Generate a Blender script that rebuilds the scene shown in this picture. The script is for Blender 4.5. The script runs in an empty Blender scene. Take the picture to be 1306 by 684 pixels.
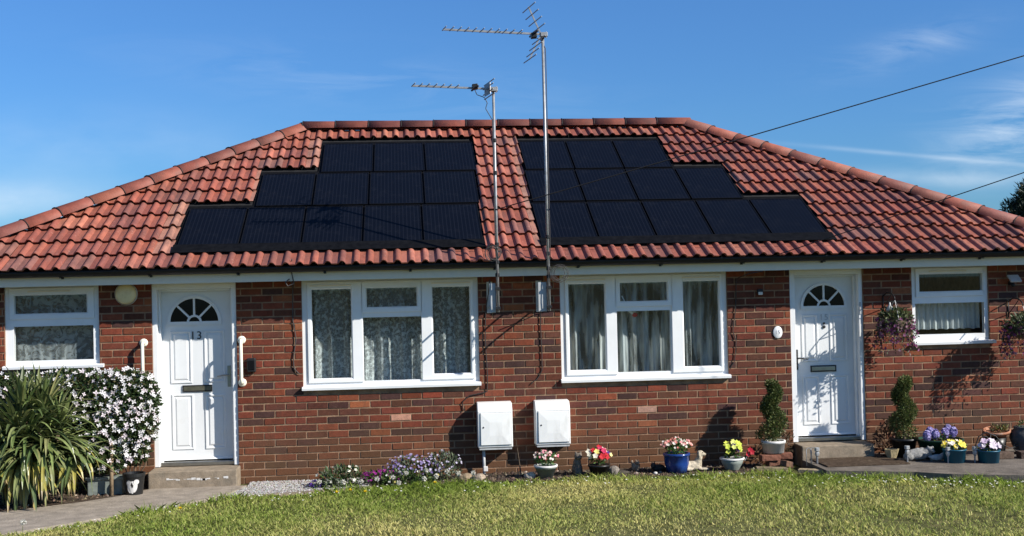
import bpy, bmesh, math, random
import numpy as np
from mathutils import Vector, Matrix
random.seed(7); rng = np.random.default_rng(7)
sc = bpy.context.scene
col = sc.collection
R = math.radians

# ------------------------------------------------------------------ materials
def new_mat(name):
    m = bpy.data.materials.new(name); m.use_nodes = True
    nt = m.node_tree; nt.nodes.clear()
    return m, nt, nt.nodes, nt.links
def nd(nt, t, **kw):
    n = nt.nodes.new(t)
    for k, v in kw.items():
        if k.startswith('i_'):
            n.inputs[k[2:].replace('_', ' ')].default_value = v
        else: setattr(n, k, v)
    return n
def ramp(nt, fac, stops):
    r = nd(nt, 'ShaderNodeValToRGB'); nt.links.new(fac, r.inputs[0])
    e = r.color_ramp.elements
    while len(e) < len(stops): e.new(0.5)
    for el, (p, c) in zip(e, stops):
        el.position = p; el.color = (c, c, c, 1) if isinstance(c, (int, float)) else (*c, 1)
    return r.outputs[0]
def mixc(nt, fac, a, b, bt='MIX'):
    m = nd(nt, 'ShaderNodeMix', data_type='RGBA', blend_type=bt)
    for s, v in ((m.inputs[0], fac), (m.inputs[6], a), (m.inputs[7], b)):
        if hasattr(v, 'is_linked'): nt.links.new(v, s)
        elif isinstance(v, (int, float)): s.default_value = v
        else: s.default_value = (*v, 1) if len(v) == 3 else v
    return m.outputs[2]
def math_n(nt, op, a, b=None, clamp=False):
    m = nd(nt, 'ShaderNodeMath', operation=op, use_clamp=clamp)
    for s, v in zip(m.inputs, (a, b)):
        if v is None: continue
        if hasattr(v, 'is_linked'): nt.links.new(v, s)
        else: s.default_value = v
    return m.outputs[0]
def noise(nt, co, scale, detail=4, rough=.55, vec=None):
    n = nd(nt, 'ShaderNodeTexNoise'); n.inputs['Scale'].default_value = scale
    n.inputs['Detail'].default_value = detail; n.inputs['Roughness'].default_value = rough
    if vec is not None:
        mp = nd(nt, 'ShaderNodeMapping'); mp.inputs['Scale'].default_value = vec
        nt.links.new(co, mp.inputs[0]); co = mp.outputs[0]
    nt.links.new(co, n.inputs['Vector']); return n.outputs[0]
def pm(name, base=(.5,.5,.5), rough=.6, var=.15, scale=12, bump=.0, bscale=60, attr=False, metal=0, spec=.4,
       dirt=None, dirt_lo=.55, dirt_hi=.75, dscale=5, trans=0, dvec=None):
    m, nt, N, L = new_mat(name)
    out = nd(nt, 'ShaderNodeOutputMaterial'); b = nd(nt, 'ShaderNodeBsdfPrincipled')
    L.new(b.outputs[0], out.inputs[0])
    co = nd(nt, 'ShaderNodeTexCoord').outputs['Object']
    if attr: c = nd(nt, 'ShaderNodeAttribute', attribute_name='col').outputs['Color']
    else: c = nd(nt, 'ShaderNodeRGB'); c.outputs[0].default_value = (*base, 1); c = c.outputs[0]
    if var:
        v = ramp(nt, noise(nt, co, scale), [(.25, 1-var*1.6), (.75, 1+var)])
        c = mixc(nt, 1, c, v, 'MULTIPLY')
    if dirt:
        d = ramp(nt, noise(nt, co, dscale, 6, .65, dvec), [(dirt_lo, 0), (dirt_hi, 1)])
        c = mixc(nt, d, c, dirt)
    L.new(c, b.inputs['Base Color'])
    b.inputs['Roughness'].default_value = rough; b.inputs['Metallic'].default_value = metal
    b.inputs['Specular IOR Level'].default_value = spec
    if bump:
        bn = nd(nt, 'ShaderNodeBump'); bn.inputs['Strength'].default_value = bump; bn.inputs['Distance'].default_value = .01
        L.new(noise(nt, co, bscale, 5, .6), bn.inputs['Height']); L.new(bn.outputs[0], b.inputs['Normal'])
    if trans:
        t = nd(nt, 'ShaderNodeBsdfTranslucent'); L.new(c, t.inputs[0])
        mx = nd(nt, 'ShaderNodeMixShader'); mx.inputs[0].default_value = trans
        L.new(b.outputs[0], mx.inputs[1]); L.new(t.outputs[0], mx.inputs[2]); L.new(mx.outputs[0], out.inputs[0])
    return m

def brick_mat():
    m, nt, N, L = new_mat('brick'); out = nd(nt, 'ShaderNodeOutputMaterial'); b = nd(nt, 'ShaderNodeBsdfPrincipled')
    L.new(b.outputs[0], out.inputs[0]); co = nd(nt, 'ShaderNodeTexCoord').outputs['Object']
    c = nd(nt, 'ShaderNodeAttribute', attribute_name='col').outputs['Color']
    c = mixc(nt, 1, c, ramp(nt, noise(nt, co, 22, 6, .7), [(.25, .62), (.78, 1.38)]), 'MULTIPLY')
    c = mixc(nt, 1, c, ramp(nt, noise(nt, co, 1.3, 6, .65), [(.30, .66), (.70, 1.22)]), 'MULTIPLY')
    c = mixc(nt, ramp(nt, noise(nt, co, 11, 4, .6), [(.56, 0), (.74, .6)]), c, (.060, .030, .024))             # kiln-dark ends and soot
    c = mixc(nt, ramp(nt, noise(nt, co, 70, 3), [(.60, 0), (.72, .55)]), c, (.055, .035, .032))       # dark burnt flecks
    c = mixc(nt, ramp(nt, noise(nt, co, 6, 7, .75), [(.60, 0), (.82, .40)]), c, (.28, .155, .085))       # lime bloom
    z = nd(nt, 'ShaderNodeSeparateXYZ'); L.new(co, z.inputs[0])                                         # splash staining at the foot of the wall
    zz = math_n(nt, 'ADD', z.outputs[2], math_n(nt, 'MULTIPLY', math_n(nt, 'SUBTRACT', noise(nt, co, 2.2, 5), .5), .55))
    st = ramp(nt, zz, [(.12, .66), (.66, 0)])
    c = mixc(nt, ramp(nt, noise(nt, co, 2.0, 6, .7, (3.2, 1, .55)), [(.55, 0), (.75, .5)]), c, (.075, .042, .028))   # run-off streaks
    c = mixc(nt, st, c, (.105, .058, .026))
    L.new(c, b.inputs['Base Color']); b.inputs['Roughness'].default_value = .85; b.inputs['Specular IOR Level'].default_value = .25
    bn = nd(nt, 'ShaderNodeBump'); bn.inputs['Strength'].default_value = .6; bn.inputs['Distance'].default_value = .006
    L.new(noise(nt, co, 75, 6, .65), bn.inputs['Height']); L.new(bn.outputs[0], b.inputs['Normal'])
    return m
def tile_mat():
    m, nt, N, L = new_mat('roof_tile'); out = nd(nt, 'ShaderNodeOutputMaterial'); b = nd(nt, 'ShaderNodeBsdfPrincipled')
    L.new(b.outputs[0], out.inputs[0]); co = nd(nt, 'ShaderNodeTexCoord').outputs['Object']
    c = nd(nt, 'ShaderNodeAttribute', attribute_name='col').outputs['Color']
    c = mixc(nt, 1, c, ramp(nt, noise(nt, co, 9, 6, .7, (1.6, .5, .5)), [(.25, .66), (.75, 1.30)]), 'MULTIPLY')
    c = mixc(nt, ramp(nt, noise(nt, co, 3.2, 7, .75, (2.4, .55, .55)), [(.47, 0), (.70, .72)]), c, (.095, .050, .041))    # soot and algae streaks
    c = mixc(nt, ramp(nt, noise(nt, co, 26, 4, .7), [(.60, 0), (.75, .55)]), c, (.42, .27, .21))             # pale bloom
    L.new(c, b.inputs['Base Color']); b.inputs['Roughness'].default_value = .62; b.inputs['Specular IOR Level'].default_value = .4
    bn = nd(nt, 'ShaderNodeBump'); bn.inputs['Strength'].default_value = .35; bn.inputs['Distance'].default_value = .005
    L.new(noise(nt, co, 60, 5), bn.inputs['Height']); L.new(bn.outputs[0], b.inputs['Normal'])
    return m
def panel_mat():
    m, nt, N, L = new_mat('solar_cells'); out = nd(nt, 'ShaderNodeOutputMaterial'); b = nd(nt, 'ShaderNodeBsdfPrincipled')
    L.new(b.outputs[0], out.inputs[0]); co = nd(nt, 'ShaderNodeTexCoord').outputs['Object']
    s = nd(nt, 'ShaderNodeSeparateXYZ'); L.new(co, s.inputs[0])
    fr = math_n(nt, 'FRACT', math_n(nt, 'MULTIPLY', s.outputs[0], 23.0))
    ln = math_n(nt, 'LESS_THAN', fr, .24)
    c = mixc(nt, ln, (.0032, .0040, .0068), (.0070, .0082, .0125))
    dust = ramp(nt, noise(nt, co, 3, 7, .7), [(.52, 0), (.85, .35)])
    c = mixc(nt, dust, c, (.030, .030, .034))
    L.new(c, b.inputs['Base Color']); b.inputs['Roughness'].default_value = .32; b.inputs['Specular IOR Level'].default_value = .045
    return m
def glass_mat(name='window_glass', refl=1.0):
    m, nt, N, L = new_mat(name); out = nd(nt, 'ShaderNodeOutputMaterial')
    t = nd(nt, 'ShaderNodeBsdfTransparent'); t.inputs[0].default_value = (.90, .94, .93, 1)
    g = nd(nt, 'ShaderNodeBsdfGlossy'); g.inputs['Roughness'].default_value = .015
    ge = nd(nt, 'ShaderNodeNewGeometry'); dt = nd(nt, 'ShaderNodeVectorMath', operation='DOT_PRODUCT'); L.new(ge.outputs['Normal'], dt.inputs[0]); L.new(ge.outputs['Incoming'], dt.inputs[1])
    cz = math_n(nt, 'ABSOLUTE', dt.outputs['Value']); fr = math_n(nt, 'ADD', .075, math_n(nt, 'MULTIPLY', .9, math_n(nt, 'POWER', math_n(nt, 'SUBTRACT', 1.0, cz), 5.0)), True)
    mx = nd(nt, 'ShaderNodeMixShader'); L.new(fr, mx.inputs[0]); L.new(t.outputs[0], mx.inputs[1]); L.new(g.outputs[0], mx.inputs[2])
    L.new(mx.outputs[0], out.inputs[0]); return m
def net_mat(name, kind):
    m, nt, N, L = new_mat(name); out = nd(nt, 'ShaderNodeOutputMaterial')
    co = nd(nt, 'ShaderNodeTexCoord').outputs['Object']
    d = nd(nt, 'ShaderNodeBsdfDiffuse'); d.inputs[0].default_value = (.76, .81, .82, 1)
    tl = nd(nt, 'ShaderNodeBsdfTranslucent'); tl.inputs[0].default_value = (.7, .74, .72, 1)
    dm = nd(nt, 'ShaderNodeMixShader'); dm.inputs[0].default_value = .3; L.new(d.outputs[0], dm.inputs[1]); L.new(tl.outputs[0], dm.inputs[2])
    t = nd(nt, 'ShaderNodeBsdfTransparent')
    if kind == 'lace':
        a = ramp(nt, noise(nt, co, 25, 4, .6), [(.50, 0), (.60, 1)])
        v = nd(nt, 'ShaderNodeTexVoronoi', feature='DISTANCE_TO_EDGE'); v.inputs['Scale'].default_value = 26; L.new(co, v.inputs['Vector'])
        vv = ramp(nt, v.outputs['Distance'], [(.03, 1), (.07, 0)])
        z = nd(nt, 'ShaderNodeSeparateXYZ'); L.new(co, z.inputs[0])
        low = ramp(nt, z.outputs[2], [(0.05, 1), (.62, .20)])
        pat = math_n(nt, 'ADD', math_n(nt, 'MULTIPLY', a, .55), math_n(nt, 'MULTIPLY', vv, math_n(nt, 'MULTIPLY', low, .55)))
        op = math_n(nt, 'ADD', math_n(nt, 'MULTIPLY', pat, .80), math_n(nt, 'ADD', .20, math_n(nt, 'MULTIPLY', low, .25)), True)
    elif kind == 'swirl':
        w = nd(nt, 'ShaderNodeTexNoise'); w.inputs['Scale'].default_value = 9; w.inputs['Detail'].default_value = 3; w.inputs['Distortion'].default_value = 2.2
        L.new(co, w.inputs['Vector'])
        op = math_n(nt, 'ADD', math_n(nt, 'MULTIPLY', ramp(nt, w.outputs[0], [(.42, 0), (.56, 1)]), .30), .22, True)
    elif kind == 'sheer':
        op = math_n(nt, 'ADD', ramp(nt, noise(nt, co, 5, 3, .5, (2.4, 1, .35)), [(.36, .0), (.64, .72)]), .10, True)
    else:
        op = math_n(nt, 'ADD', math_n(nt, 'MULTIPLY', noise(nt, co, 40, 3), .25), .62, True)
    mx = nd(nt, 'ShaderNodeMixShader'); L.new(op, mx.inputs[0]); L.new(t.outputs[0], mx.inputs[1]); L.new(dm.outputs[0], mx.inputs[2])
    L.new(mx.outputs[0], out.inputs[0]); return m

M = dict(
 brick=brick_mat(), tile=tile_mat(), cap=pm('ridge_tile', attr=True, rough=.65, var=.22, scale=7, bump=.3, bscale=60, dirt=(.13,.07,.055), dirt_lo=.52, dirt_hi=.85, dscale=5), cells=panel_mat(), glass=glass_mat(),
 mortar=pm('mortar', (.27,.165,.100), .95, .3, 9, .5, 90, dirt=(.16,.12,.085), dscale=4),
 upvc=pm('white_plastic', (.74,.75,.75), .35, .04, 3, spec=.45, dirt=(.66,.65,.62), dirt_lo=.6, dirt_hi=.95, dscale=5),
 upvc2=pm('white_painted_timber', (.74,.67,.54), .5, .05, 4, dirt=(.50,.49,.45), dirt_lo=.55, dirt_hi=.9, dscale=4),
 door=pm('white_door_skin', (.70,.71,.71), .33, .04, 4, .03, 120, spec=.45, dirt=(.56,.54,.50), dirt_lo=.55, dirt_hi=.95, dscale=4),
 black=pm('black_plastic', (.012,.012,.013), .5, .2, 10),
 gutter=pm('black_gutter', (.010,.010,.011), .55, .2, 6),
 felt=pm('dark_underlay', (.012,.012,.013), .8, .3, 12),
 flash=pm('black_flashing', (.0065,.0065,.007), .6, .35, 14, .2, 30, spec=.05),
 frameblk=pm('black_anodised_frame', (.006,.006,.007), .5, .2, 8, metal=.0, spec=.1),
 gloss=pm('fanlight_room_dark', (.004,.005,.006), .10, .2, 6, spec=.25),  # opaque pane; the black of the room behind is painted into it
 steel=pm('galvanised_steel', (.33,.335,.34), .5, .18, 25, metal=.5, dirt=(.25,.23,.21), dscale=9),
 chrome=pm('brushed_metal', (.35,.34,.31), .28, .1, 20, metal=.9),
 brass=pm('dull_brass', (.16,.15,.105), .42, .2, 20, metal=.6),
 grey=pm('grey_plastic', (.42,.43,.43), .5, .08, 10, dirt=(.25,.25,.24), dscale=8),
 meter=pm('meter_box_plastic', (.76,.76,.74), .45, .04, 5, dirt=(.52,.51,.48), dirt_lo=.52, dirt_hi=.85, dscale=6, dvec=(1,1,.4)),
 concrete=pm('concrete', (.25,.20,.145), .92, .2, 14, .5, 70, dirt=(.15,.13,.10), dscale=5, spec=.2),
 tarmac=pm('worn_tarmac', (.165,.140,.115), .95, .25, 9, .7, 60, dirt=(.10,.085,.07), dscale=2.5, spec=.15),
 path=pm('path_concrete', (.30,.255,.205), .95, .22, 7, .7, 45, dirt=(.17,.15,.125), dscale=2.2, spec=.15),
 gravel=pm('pale_gravel', attr=True, rough=.9, var=.2, scale=40, bump=.6, bscale=90),
 soil=pm('soil', (.075,.055,.040), 1, .4, 30, 1, 60, dirt=(.16,.12,.085), dscale=9, spec=.1),
 ground=pm('lawn_soil', (.105,.105,.040), 1, .45, 9, .8, 60, dirt=(.20,.17,.075), dscale=3, spec=.05),
 leaf=pm('leaf', attr=True, rough=.5, var=.2, scale=25, trans=.25, spec=.35),
 strap=pm('strap_leaf', attr=True, rough=.38, var=.15, scale=10, trans=.18, spec=.5),
 petal=pm('petal', attr=True, rough=.6, var=.06, scale=40, trans=.3, spec=.2),
 grass=pm('grass_blade', attr=True, rough=.6, var=.12, scale=5, trans=.4, spec=.25),
 wood=pm('weathered_wood', (.23,.165,.10), .85, .3, 15, .5, 50),
 bark=pm('bark', (.10,.07,.045), .95, .3, 15, .8, 30),
 terra=pm('terracotta', (.36,.145,.075), .85, .15, 15, .3, 60, dirt=(.38,.28,.21), dscale=8),
 blue=pm('glazed_blue_pot', (.012,.045,.20), .22, .25, 8, spec=.6, dirt=(.03,.09,.28), dscale=6),
 teal=pm('teal_plastic_pot', (.010,.095,.155), .4, .12, 10),
 green=pm('green_plastic_tub', (.010,.045,.028), .4, .2, 10),
 potgrey=pm('grey_green_pot', (.20,.225,.20), .6, .2, 14, .2, 40, dirt=(.10,.11,.08), dscale=8),
 potwhite=pm('white_pot', (.62,.60,.57), .6, .1, 14, dirt=(.40,.37,.33), dscale=8),
 darkpot=pm('dark_grey_pot', (.06,.06,.06), .7, .25, 14, .3, 40, dirt=(.12,.115,.10), dscale=7),
 blackpot=pm('black_pot', (.013,.013,.013), .4, .2, 10),
 stone=pm('stone', attr=True, rough=.9, var=.3, scale=25, bump=.8, bscale=50, spec=.2),
 cream=pm('cream_plastic', (.72,.62,.36), .35, .06, 8, dirt=(.55,.45,.24), dscale=6),
 rail=pm('ivory_rail', (.80,.77,.64), .3, .03, 8),
 mat=pm('coir_mat', (.085,.060,.042), 1, .35, 40, 1, 120, dirt=(.15,.115,.08), dscale=12, spec=.05),
 room=pm('room_painted_dark', (.035,.036,.037), .9, .1, 3),  # dimness of the unlit rooms put into a near-black wall colour
 lace=net_mat('lace_net', 'lace'), swirl=net_mat('swirl_net', 'swirl'), sheer=net_mat('sheer_voile', 'sheer'), net=net_mat('pleated_net', 'net'),
 clear=pm('clear_acrylic', (.38,.38,.37), .12, .1, 20, spec=.7),
 cable=pm('cable_sheath', (.03,.027,.025), .6, .1, 10),
 cablegrey=pm('grey_cable', (.055,.05,.048), .6, .2, 10),
 wire=pm('black_wire', (.015,.014,.014), .5, .1, 10),
 ink=pm('dark_numeral', (.03,.03,.035), .4, .1, 10),
 inkgrey=pm('grey_numeral', (.45,.46,.48), .4, .1, 10),
 red=pm('red_plastic', (.42,.02,.02), .4, .1, 10),
)

# ------------------------------------------------------------------ mesh builder
class MB:
    def __init__(s): s.v = []; s.f = []; s.c = []; s.n = 0
    def add(s, V, F, c=(.5,.5,.5)):
        V = np.asarray(V, float).reshape(-1, 3); s.v.append(V)
        F = [tuple(i + s.n for i in f) for f in F]; s.f += F; s.n += len(V)
        if isinstance(c, np.ndarray) and c.ndim == 2: s.c += [tuple(x) for x in c]
        elif isinstance(c, list): s.c += c
        else: s.c += [tuple(c)] * len(F)
        return s
    def box(s, x0, x1, y0, y1, z0, z1, c=(.5,.5,.5)):
        V = [(x, y, z) for z in (z0, z1) for y in (y0, y1) for x in (x0, x1)]
        return s.add(V, [(0,2,3,1), (4,5,7,6), (0,1,5,4), (1,3,7,5), (3,2,6,7), (2,0,4,6)], c)
    def obox(s, cen, ax, half, c=(.5,.5,.5)):
        cen = np.array(cen, float); A = [np.array(a, float) for a in ax]
        V = [cen + A[0]*half[0]*i + A[1]*half[1]*j + A[2]*half[2]*k for k in (-1,1) for j in (-1,1) for i in (-1,1)]
        return s.add(V, [(0,2,3,1), (4,5,7,6), (0,1,5,4), (1,3,7,5), (3,2,6,7), (2,0,4,6)], c)
    def tube(s, pts, r, n=8, c=(.5,.5,.5), caps=True):
        P = np.array(pts, float); k = len(P); rr = r if hasattr(r, '__len__') else [r]*k
        T = np.gradient(P, axis=0); T /= np.linalg.norm(T, axis=1)[:, None] + 1e-12
        up = np.array([0, 0, 1.]) if abs(T[0][2]) < .9 else np.array([1., 0, 0]); V = []
        u = np.cross(T[0], up); u /= np.linalg.norm(u)
        for i in range(k):
            u = u - T[i]*np.dot(u, T[i]); u /= np.linalg.norm(u) + 1e-12; w = np.cross(T[i], u)
            for j in range(n):
                a = 2*math.pi*j/n; V.append(P[i] + rr[i]*(u*math.cos(a) + w*math.sin(a)))
        F = [(i*n+j, i*n+(j+1) % n, (i+1)*n+(j+1) % n, (i+1)*n+j) for i in range(k-1) for j in range(n)]
        if caps: F += [tuple(range(n))[::-1], tuple((k-1)*n+j for j in range(n))]
        return s.add(V, F, c)
    def lathe(s, cen, prof, n=24, c=(.5,.5,.5), axis='z', flute=None):
        cx, cy, cz = cen; V = []
        for (r, h) in prof:
            for j in range(n):
                a = 2*math.pi*j/n; q = r*(1 + (flute[1]*math.cos(flute[0]*a) if flute else 0))
                if axis == 'z': V.append((cx+q*math.cos(a), cy+q*math.sin(a), cz+h))
                else: V.append((cx+q*math.cos(a), cy-h, cz+q*math.sin(a)))
        F = [(i*n+j, i*n+(j+1) % n, (i+1)*n+(j+1) % n, (i+1)*n+j) for i in range(len(prof)-1) for j in range(n)]
        return s.add(V, F, c)
    def ell(s, cen, rad, n=14, m=9, rot=None, c=(.5,.5,.5)):
        V = []
        for i in range(m+1):
            t = math.pi*i/m
            for j in range(n):
                a = 2*math.pi*j/n; V.append((rad[0]*math.sin(t)*math.cos(a), rad[1]*math.sin(t)*math.sin(a), rad[2]*math.cos(t)))
        V = np.array(V)
        if rot: V = V @ np.array(Matrix.Rotation(R(rot[0]), 3, rot[1])).T
        V = V + np.array(cen)
        F = [(i*n+j, (i+1)*n+j, (i+1)*n+(j+1) % n, i*n+(j+1) % n) for i in range(m) for j in range(n)]
        return s.add(V, F, c)
    def ring(s, x0, x1, z0, z1, w, y0, y1, ch=.010, c=(.5,.5,.5), bot=None):
        """mitred rectangular frame facing -y: front at y0, back at y1, chamfered inner edge"""
        wb = w if bot is None else bot
        def rect(d, y, db=None): db = d if db is None else db; return [(x0+d, y, z0+db), (x1-d, y, z0+db), (x1-d, y, z1-d), (x0+d, y, z1-d)]
        e = .004
        L = [rect(0, y1), rect(0, y0+e), rect(e, y0), rect(w-ch, y0, wb-ch), rect(w, y0+ch, wb), rect(w, y1, wb)]
        V = [p for l in L for p in l]; F = []
        for i in range(len(L)-1):
            for j in range(4): F.append((i*4+j, i*4+(j+1) % 4, (i+1)*4+(j+1) % 4, (i+1)*4+j))
        return s.add(V, F, c)
    def leaves(s, P, D, Nn, ln, wd, C, fold=.0):
        """diamond leaves: centre base P, long axis D, normal Nn"""
        P, D, Nn = (np.asarray(a, float) for a in (P, D, Nn)); k = len(P)
        D = D/(np.linalg.norm(D, axis=1)[:, None]+1e-9); S = np.cross(D, Nn); S /= np.linalg.norm(S, axis=1)[:, None]+1e-9
        U = np.cross(S, D)
        ln = np.broadcast_to(ln, (k,))[:, None]; wd = np.broadcast_to(wd, (k,))[:, None]
        V = np.stack([P, P + D*ln*.5 + S*wd*.5 + U*fold*wd, P + D*ln, P + D*ln*.5 - S*wd*.5 + U*fold*wd], 1).reshape(-1, 3)
        idx = np.arange(k)*4 + s.n
        s.v.append(V); s.n += len(V); s.f += [(i, i+1, i+2, i+3) for i in idx.tolist()]
        s.c += [tuple(x) for x in np.broadcast_to(C, (k, 3)).tolist()]
        return s
    def build(s, name, mat, parent=None, smooth=False, bevel=0, origin=None):
        me = bpy.data.meshes.new(name)
        V = np.concatenate(s.v); off = np.zeros(3)
        q = parent
        while q is not None: off = off + np.array(q.location); q = q.parent
        if origin is not None: off = np.array(origin, float)
        me.from_pydata((V-off).tolist(), [], s.f)
        a = me.attributes.new('col', 'FLOAT_COLOR', 'FACE')
        if len(s.c) == len(me.polygons):
            a.data.foreach_set('color', np.concatenate([np.array(s.c, float), np.ones((len(s.c), 1))], 1).ravel())
        if smooth: me.polygons.foreach_set('use_smooth', [True]*len(me.polygons))
        me.materials.append(M[mat] if isinstance(mat, str) else mat); me.update()
        o = bpy.data.objects.new(name, me); col.objects.link(o)
        if parent is not None: o.parent = parent
        if origin is not None: o.location = origin
        if bevel:
            b = o.modifiers.new('bevel', 'BEVEL'); b.width = bevel; b.segments = 2; b.limit_method = 'ANGLE'
        return o
def jit(c, a=.12, n=None):
    """albedo jitter of a colour"""
    if n is None: return tuple(np.clip(np.array(c)*(1+rng.uniform(-a, a))*(1+rng.uniform(-a*.4, a*.4, 3)), 0, 1))
    return np.clip(np.array(c)*(1+rng.uniform(-a, a, (n, 1)))*(1+rng.uniform(-a*.4, a*.4, (n, 3))), 0, 1)
def pick(pal, n, a=.15):
    pal = np.array(pal, float); return np.clip(pal[rng.integers(0, len(pal), n)]*(1+rng.uniform(-a, a, (n, 1))), 0, 1)
def thing(name, label, cat, loc=(0,0,0), group=None):
    o = bpy.data.objects.new(name, None); col.objects.link(o); o.location = loc; o.empty_display_size = .1
    return tag(o, label, cat, group)
def tag(o, label, cat, group=None):
    o['label'] = label; o['category'] = cat
    if group: o['group'] = group
    return o
def struct(o): o['kind'] = 'structure'; return o
def plab(o, label): o['label'] = label; return o
def copy_tree(o, parent=None, done=None):
    c = o.copy(); col.objects.link(c)
    if parent is not None: c.parent = parent
    for ch in list(o.children): copy_tree(ch, c)
    return c
def text_mesh(body, size, loc, parent, name, mat, ext=.003, sx=1.0):
    cu = bpy.data.curves.new(name, 'FONT'); cu.body = body; cu.size = size; cu.extrude = ext
    cu.align_x = 'CENTER'; cu.align_y = 'CENTER'
    t = bpy.data.objects.new(name, cu); col.objects.link(t)
    dg = bpy.context.evaluated_depsgraph_get(); me = bpy.data.meshes.new_from_object(t.evaluated_get(dg))
    bpy.data.objects.remove(t); o = bpy.data.objects.new(name, me); col.objects.link(o)
    me.materials.clear(); me.materials.append(M[mat])
    q = parent; off = Vector((0,0,0))
    while q is not None: off += Vector(q.location); q = q.parent
    o.parent = parent; o.location = Vector(loc)-off; o.rotation_euler = (R(90), 0, 0); o.scale = (sx, 1, 1)
    return o
_ph = rng.uniform(0, 6.28, 40); _kx = rng.normal(0, 1, 40); _ky = rng.normal(0, 1, 40)
def lf(x, y, s, k0=0, n=10):
    """smooth pseudo-noise about -1..1"""
    t = 0
    for i in range(k0, k0+n): t = t + np.sin(x*_kx[i]*s + y*_ky[i]*s + _ph[i])
    return t/math.sqrt(n)

# ------------------------------------------------------------------ camera (fitted to the photograph)
f_px, yaw, pit, rol, D, EZ = 1572.4824, .0898, .0129, -.0228, 13.7696, 2.10
fw = Vector((math.sin(yaw)*math.cos(pit), math.cos(yaw)*math.cos(pit), math.sin(pit)))
r0 = Vector((math.cos(yaw), -math.sin(yaw), 0)); u0 = r0.cross(fw)
ph = -rol
rt = r0*math.cos(ph) - u0*math.sin(ph); up = u0*math.cos(ph) + r0*math.sin(ph)
cd = bpy.data.cameras.new('camera'); cam = bpy.data.objects.new('camera', cd); col.objects.link(cam)
cam.matrix_world = Matrix(((rt.x, up.x, -fw.x, 0), (rt.y, up.y, -fw.y, -D), (rt.z, up.z, -fw.z, EZ), (0, 0, 0, 1)))
cd.sensor_width = 36; cd.lens = f_px/1306*36; cd.clip_end = 3000; cd.clip_start = .05
sc.camera = cam

# ------------------------------------------------------------------ light
sv = Vector((1.65, -1.0, 1.22)).normalized()
sl = bpy.data.lights.new('sun', 'SUN'); sl.energy = 5.0; sl.angle = R(.53); sl.color = (1, .95, .87)
so = bpy.data.objects.new('sun', sl); col.objects.link(so); so.rotation_euler = sv.to_track_quat('Z', 'Y').to_euler(); so.location = (8, -8, 9)
w = bpy.data.worlds.new('World'); sc.world = w; w.use_nodes = True
nt = w.node_tree; nt.nodes.clear(); L = nt.links
wo = nd(nt, 'ShaderNodeOutputWorld'); bg = nd(nt, 'ShaderNodeBackground'); L.new(bg.outputs[0], wo.inputs[0])
sky = nd(nt, 'ShaderNodeTexSky', sky_type='NISHITA', sun_disc=False, sun_elevation=math.asin(sv.z), sun_rotation=math.atan2(sv.x, sv.y),
         air_density=1.0, dust_density=.35, ozone_density=2.2)
bg.inputs[1].default_value = .062
co = nd(nt, 'ShaderNodeTexCoord').outputs['Generated']
sp = nd(nt, 'ShaderNodeSeparateXYZ'); L.new(co, sp.inputs[0])
px = math_n(nt, 'DIVIDE', sp.outputs[0], math_n(nt, 'MAXIMUM', sp.outputs[1], .05))
pz = math_n(nt, 'DIVIDE', sp.outputs[2], math_n(nt, 'MAXIMUM', sp.outputs[1], .05))
cb = nd(nt, 'ShaderNodeCombineXYZ'); L.new(px, cb.inputs[0]); L.new(pz, cb.inputs[1])
mp = nd(nt, 'ShaderNodeMapping'); mp.inputs['Rotation'].default_value = (0, 0, R(-14)); mp.inputs['Scale'].default_value = (5, 26, 1); L.new(cb.outputs[0], mp.inputs[0])
cn = nd(nt, 'ShaderNodeTexNoise'); cn.inputs['Scale'].default_value = 1.6; cn.inputs['Detail'].default_value = 8; cn.inputs['Roughness'].default_value = .62; cn.inputs['Distortion'].default_value = .9
L.new(mp.outputs[0], cn.inputs['Vector'])
cir = ramp(nt, cn.outputs[0], [(.40, 0), (.72, 1)])
mp2 = nd(nt, 'ShaderNodeMapping'); mp2.inputs['Scale'].default_value = (9, 22, 1); L.new(cb.outputs[0], mp2.inputs[0])
cn2 = nd(nt, 'ShaderNodeTexNoise'); cn2.inputs['Scale'].default_value = 1.0; cn2.inputs['Detail'].default_value = 7; L.new(mp2.outputs[0], cn2.inputs['Vector'])
puff = ramp(nt, cn2.outputs[0], [(.30, 0), (.70, 1)])
def gauss(cx_, cz_, sx_, sz_, tilt=0):
    a = math_n(nt, 'SUBTRACT', px, cx_); b = math_n(nt, 'SUBTRACT', math_n(nt, 'SUBTRACT', pz, cz_), math_n(nt, 'MULTIPLY', a, tilt))
    q = math_n(nt, 'ADD', math_n(nt, 'POWER', math_n(nt, 'ABSOLUTE', math_n(nt, 'DIVIDE', a, sx_)), 2.0), math_n(nt, 'POWER', math_n(nt, 'ABSOLUTE', math_n(nt, 'DIVIDE', b, sz_)), 2.0))
    return math_n(nt, 'POWER', 2.71828, math_n(nt, 'MULTIPLY', q, -1.0))
def mul(a, b): return math_n(nt, 'MULTIPLY', a, b)
def addn(a, b): return math_n(nt, 'ADD', a, b, True)
cl = mul(mul(gauss(.535, .130, .070, .032, .30), cir), .70)
cl = addn(cl, mul(gauss(-.335, .074, .08, .016), mul(puff, .55)))
cl = addn(cl, mul(gauss(-.25, .115, .12, .028), mul(puff, .18)))
cl = addn(cl, mul(gauss(.46, .0975, .11, .0019, -.10), addn(.08, mul(puff, .32))))
cl = addn(cl, mul(gauss(.43, .192, .06, .014, .25), mul(cir, .28)))
cl = addn(cl, mul(gauss(-.02, .165, .16, .022, -.12), mul(cir, .14)))
cl = addn(cl, mul(gauss(.5, .078, .12, .007, -.05), mul(puff, .45)))
skc = mixc(nt, 1, sky.outputs[0], (.49, .90, 1.42), 'MULTIPLY')
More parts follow.
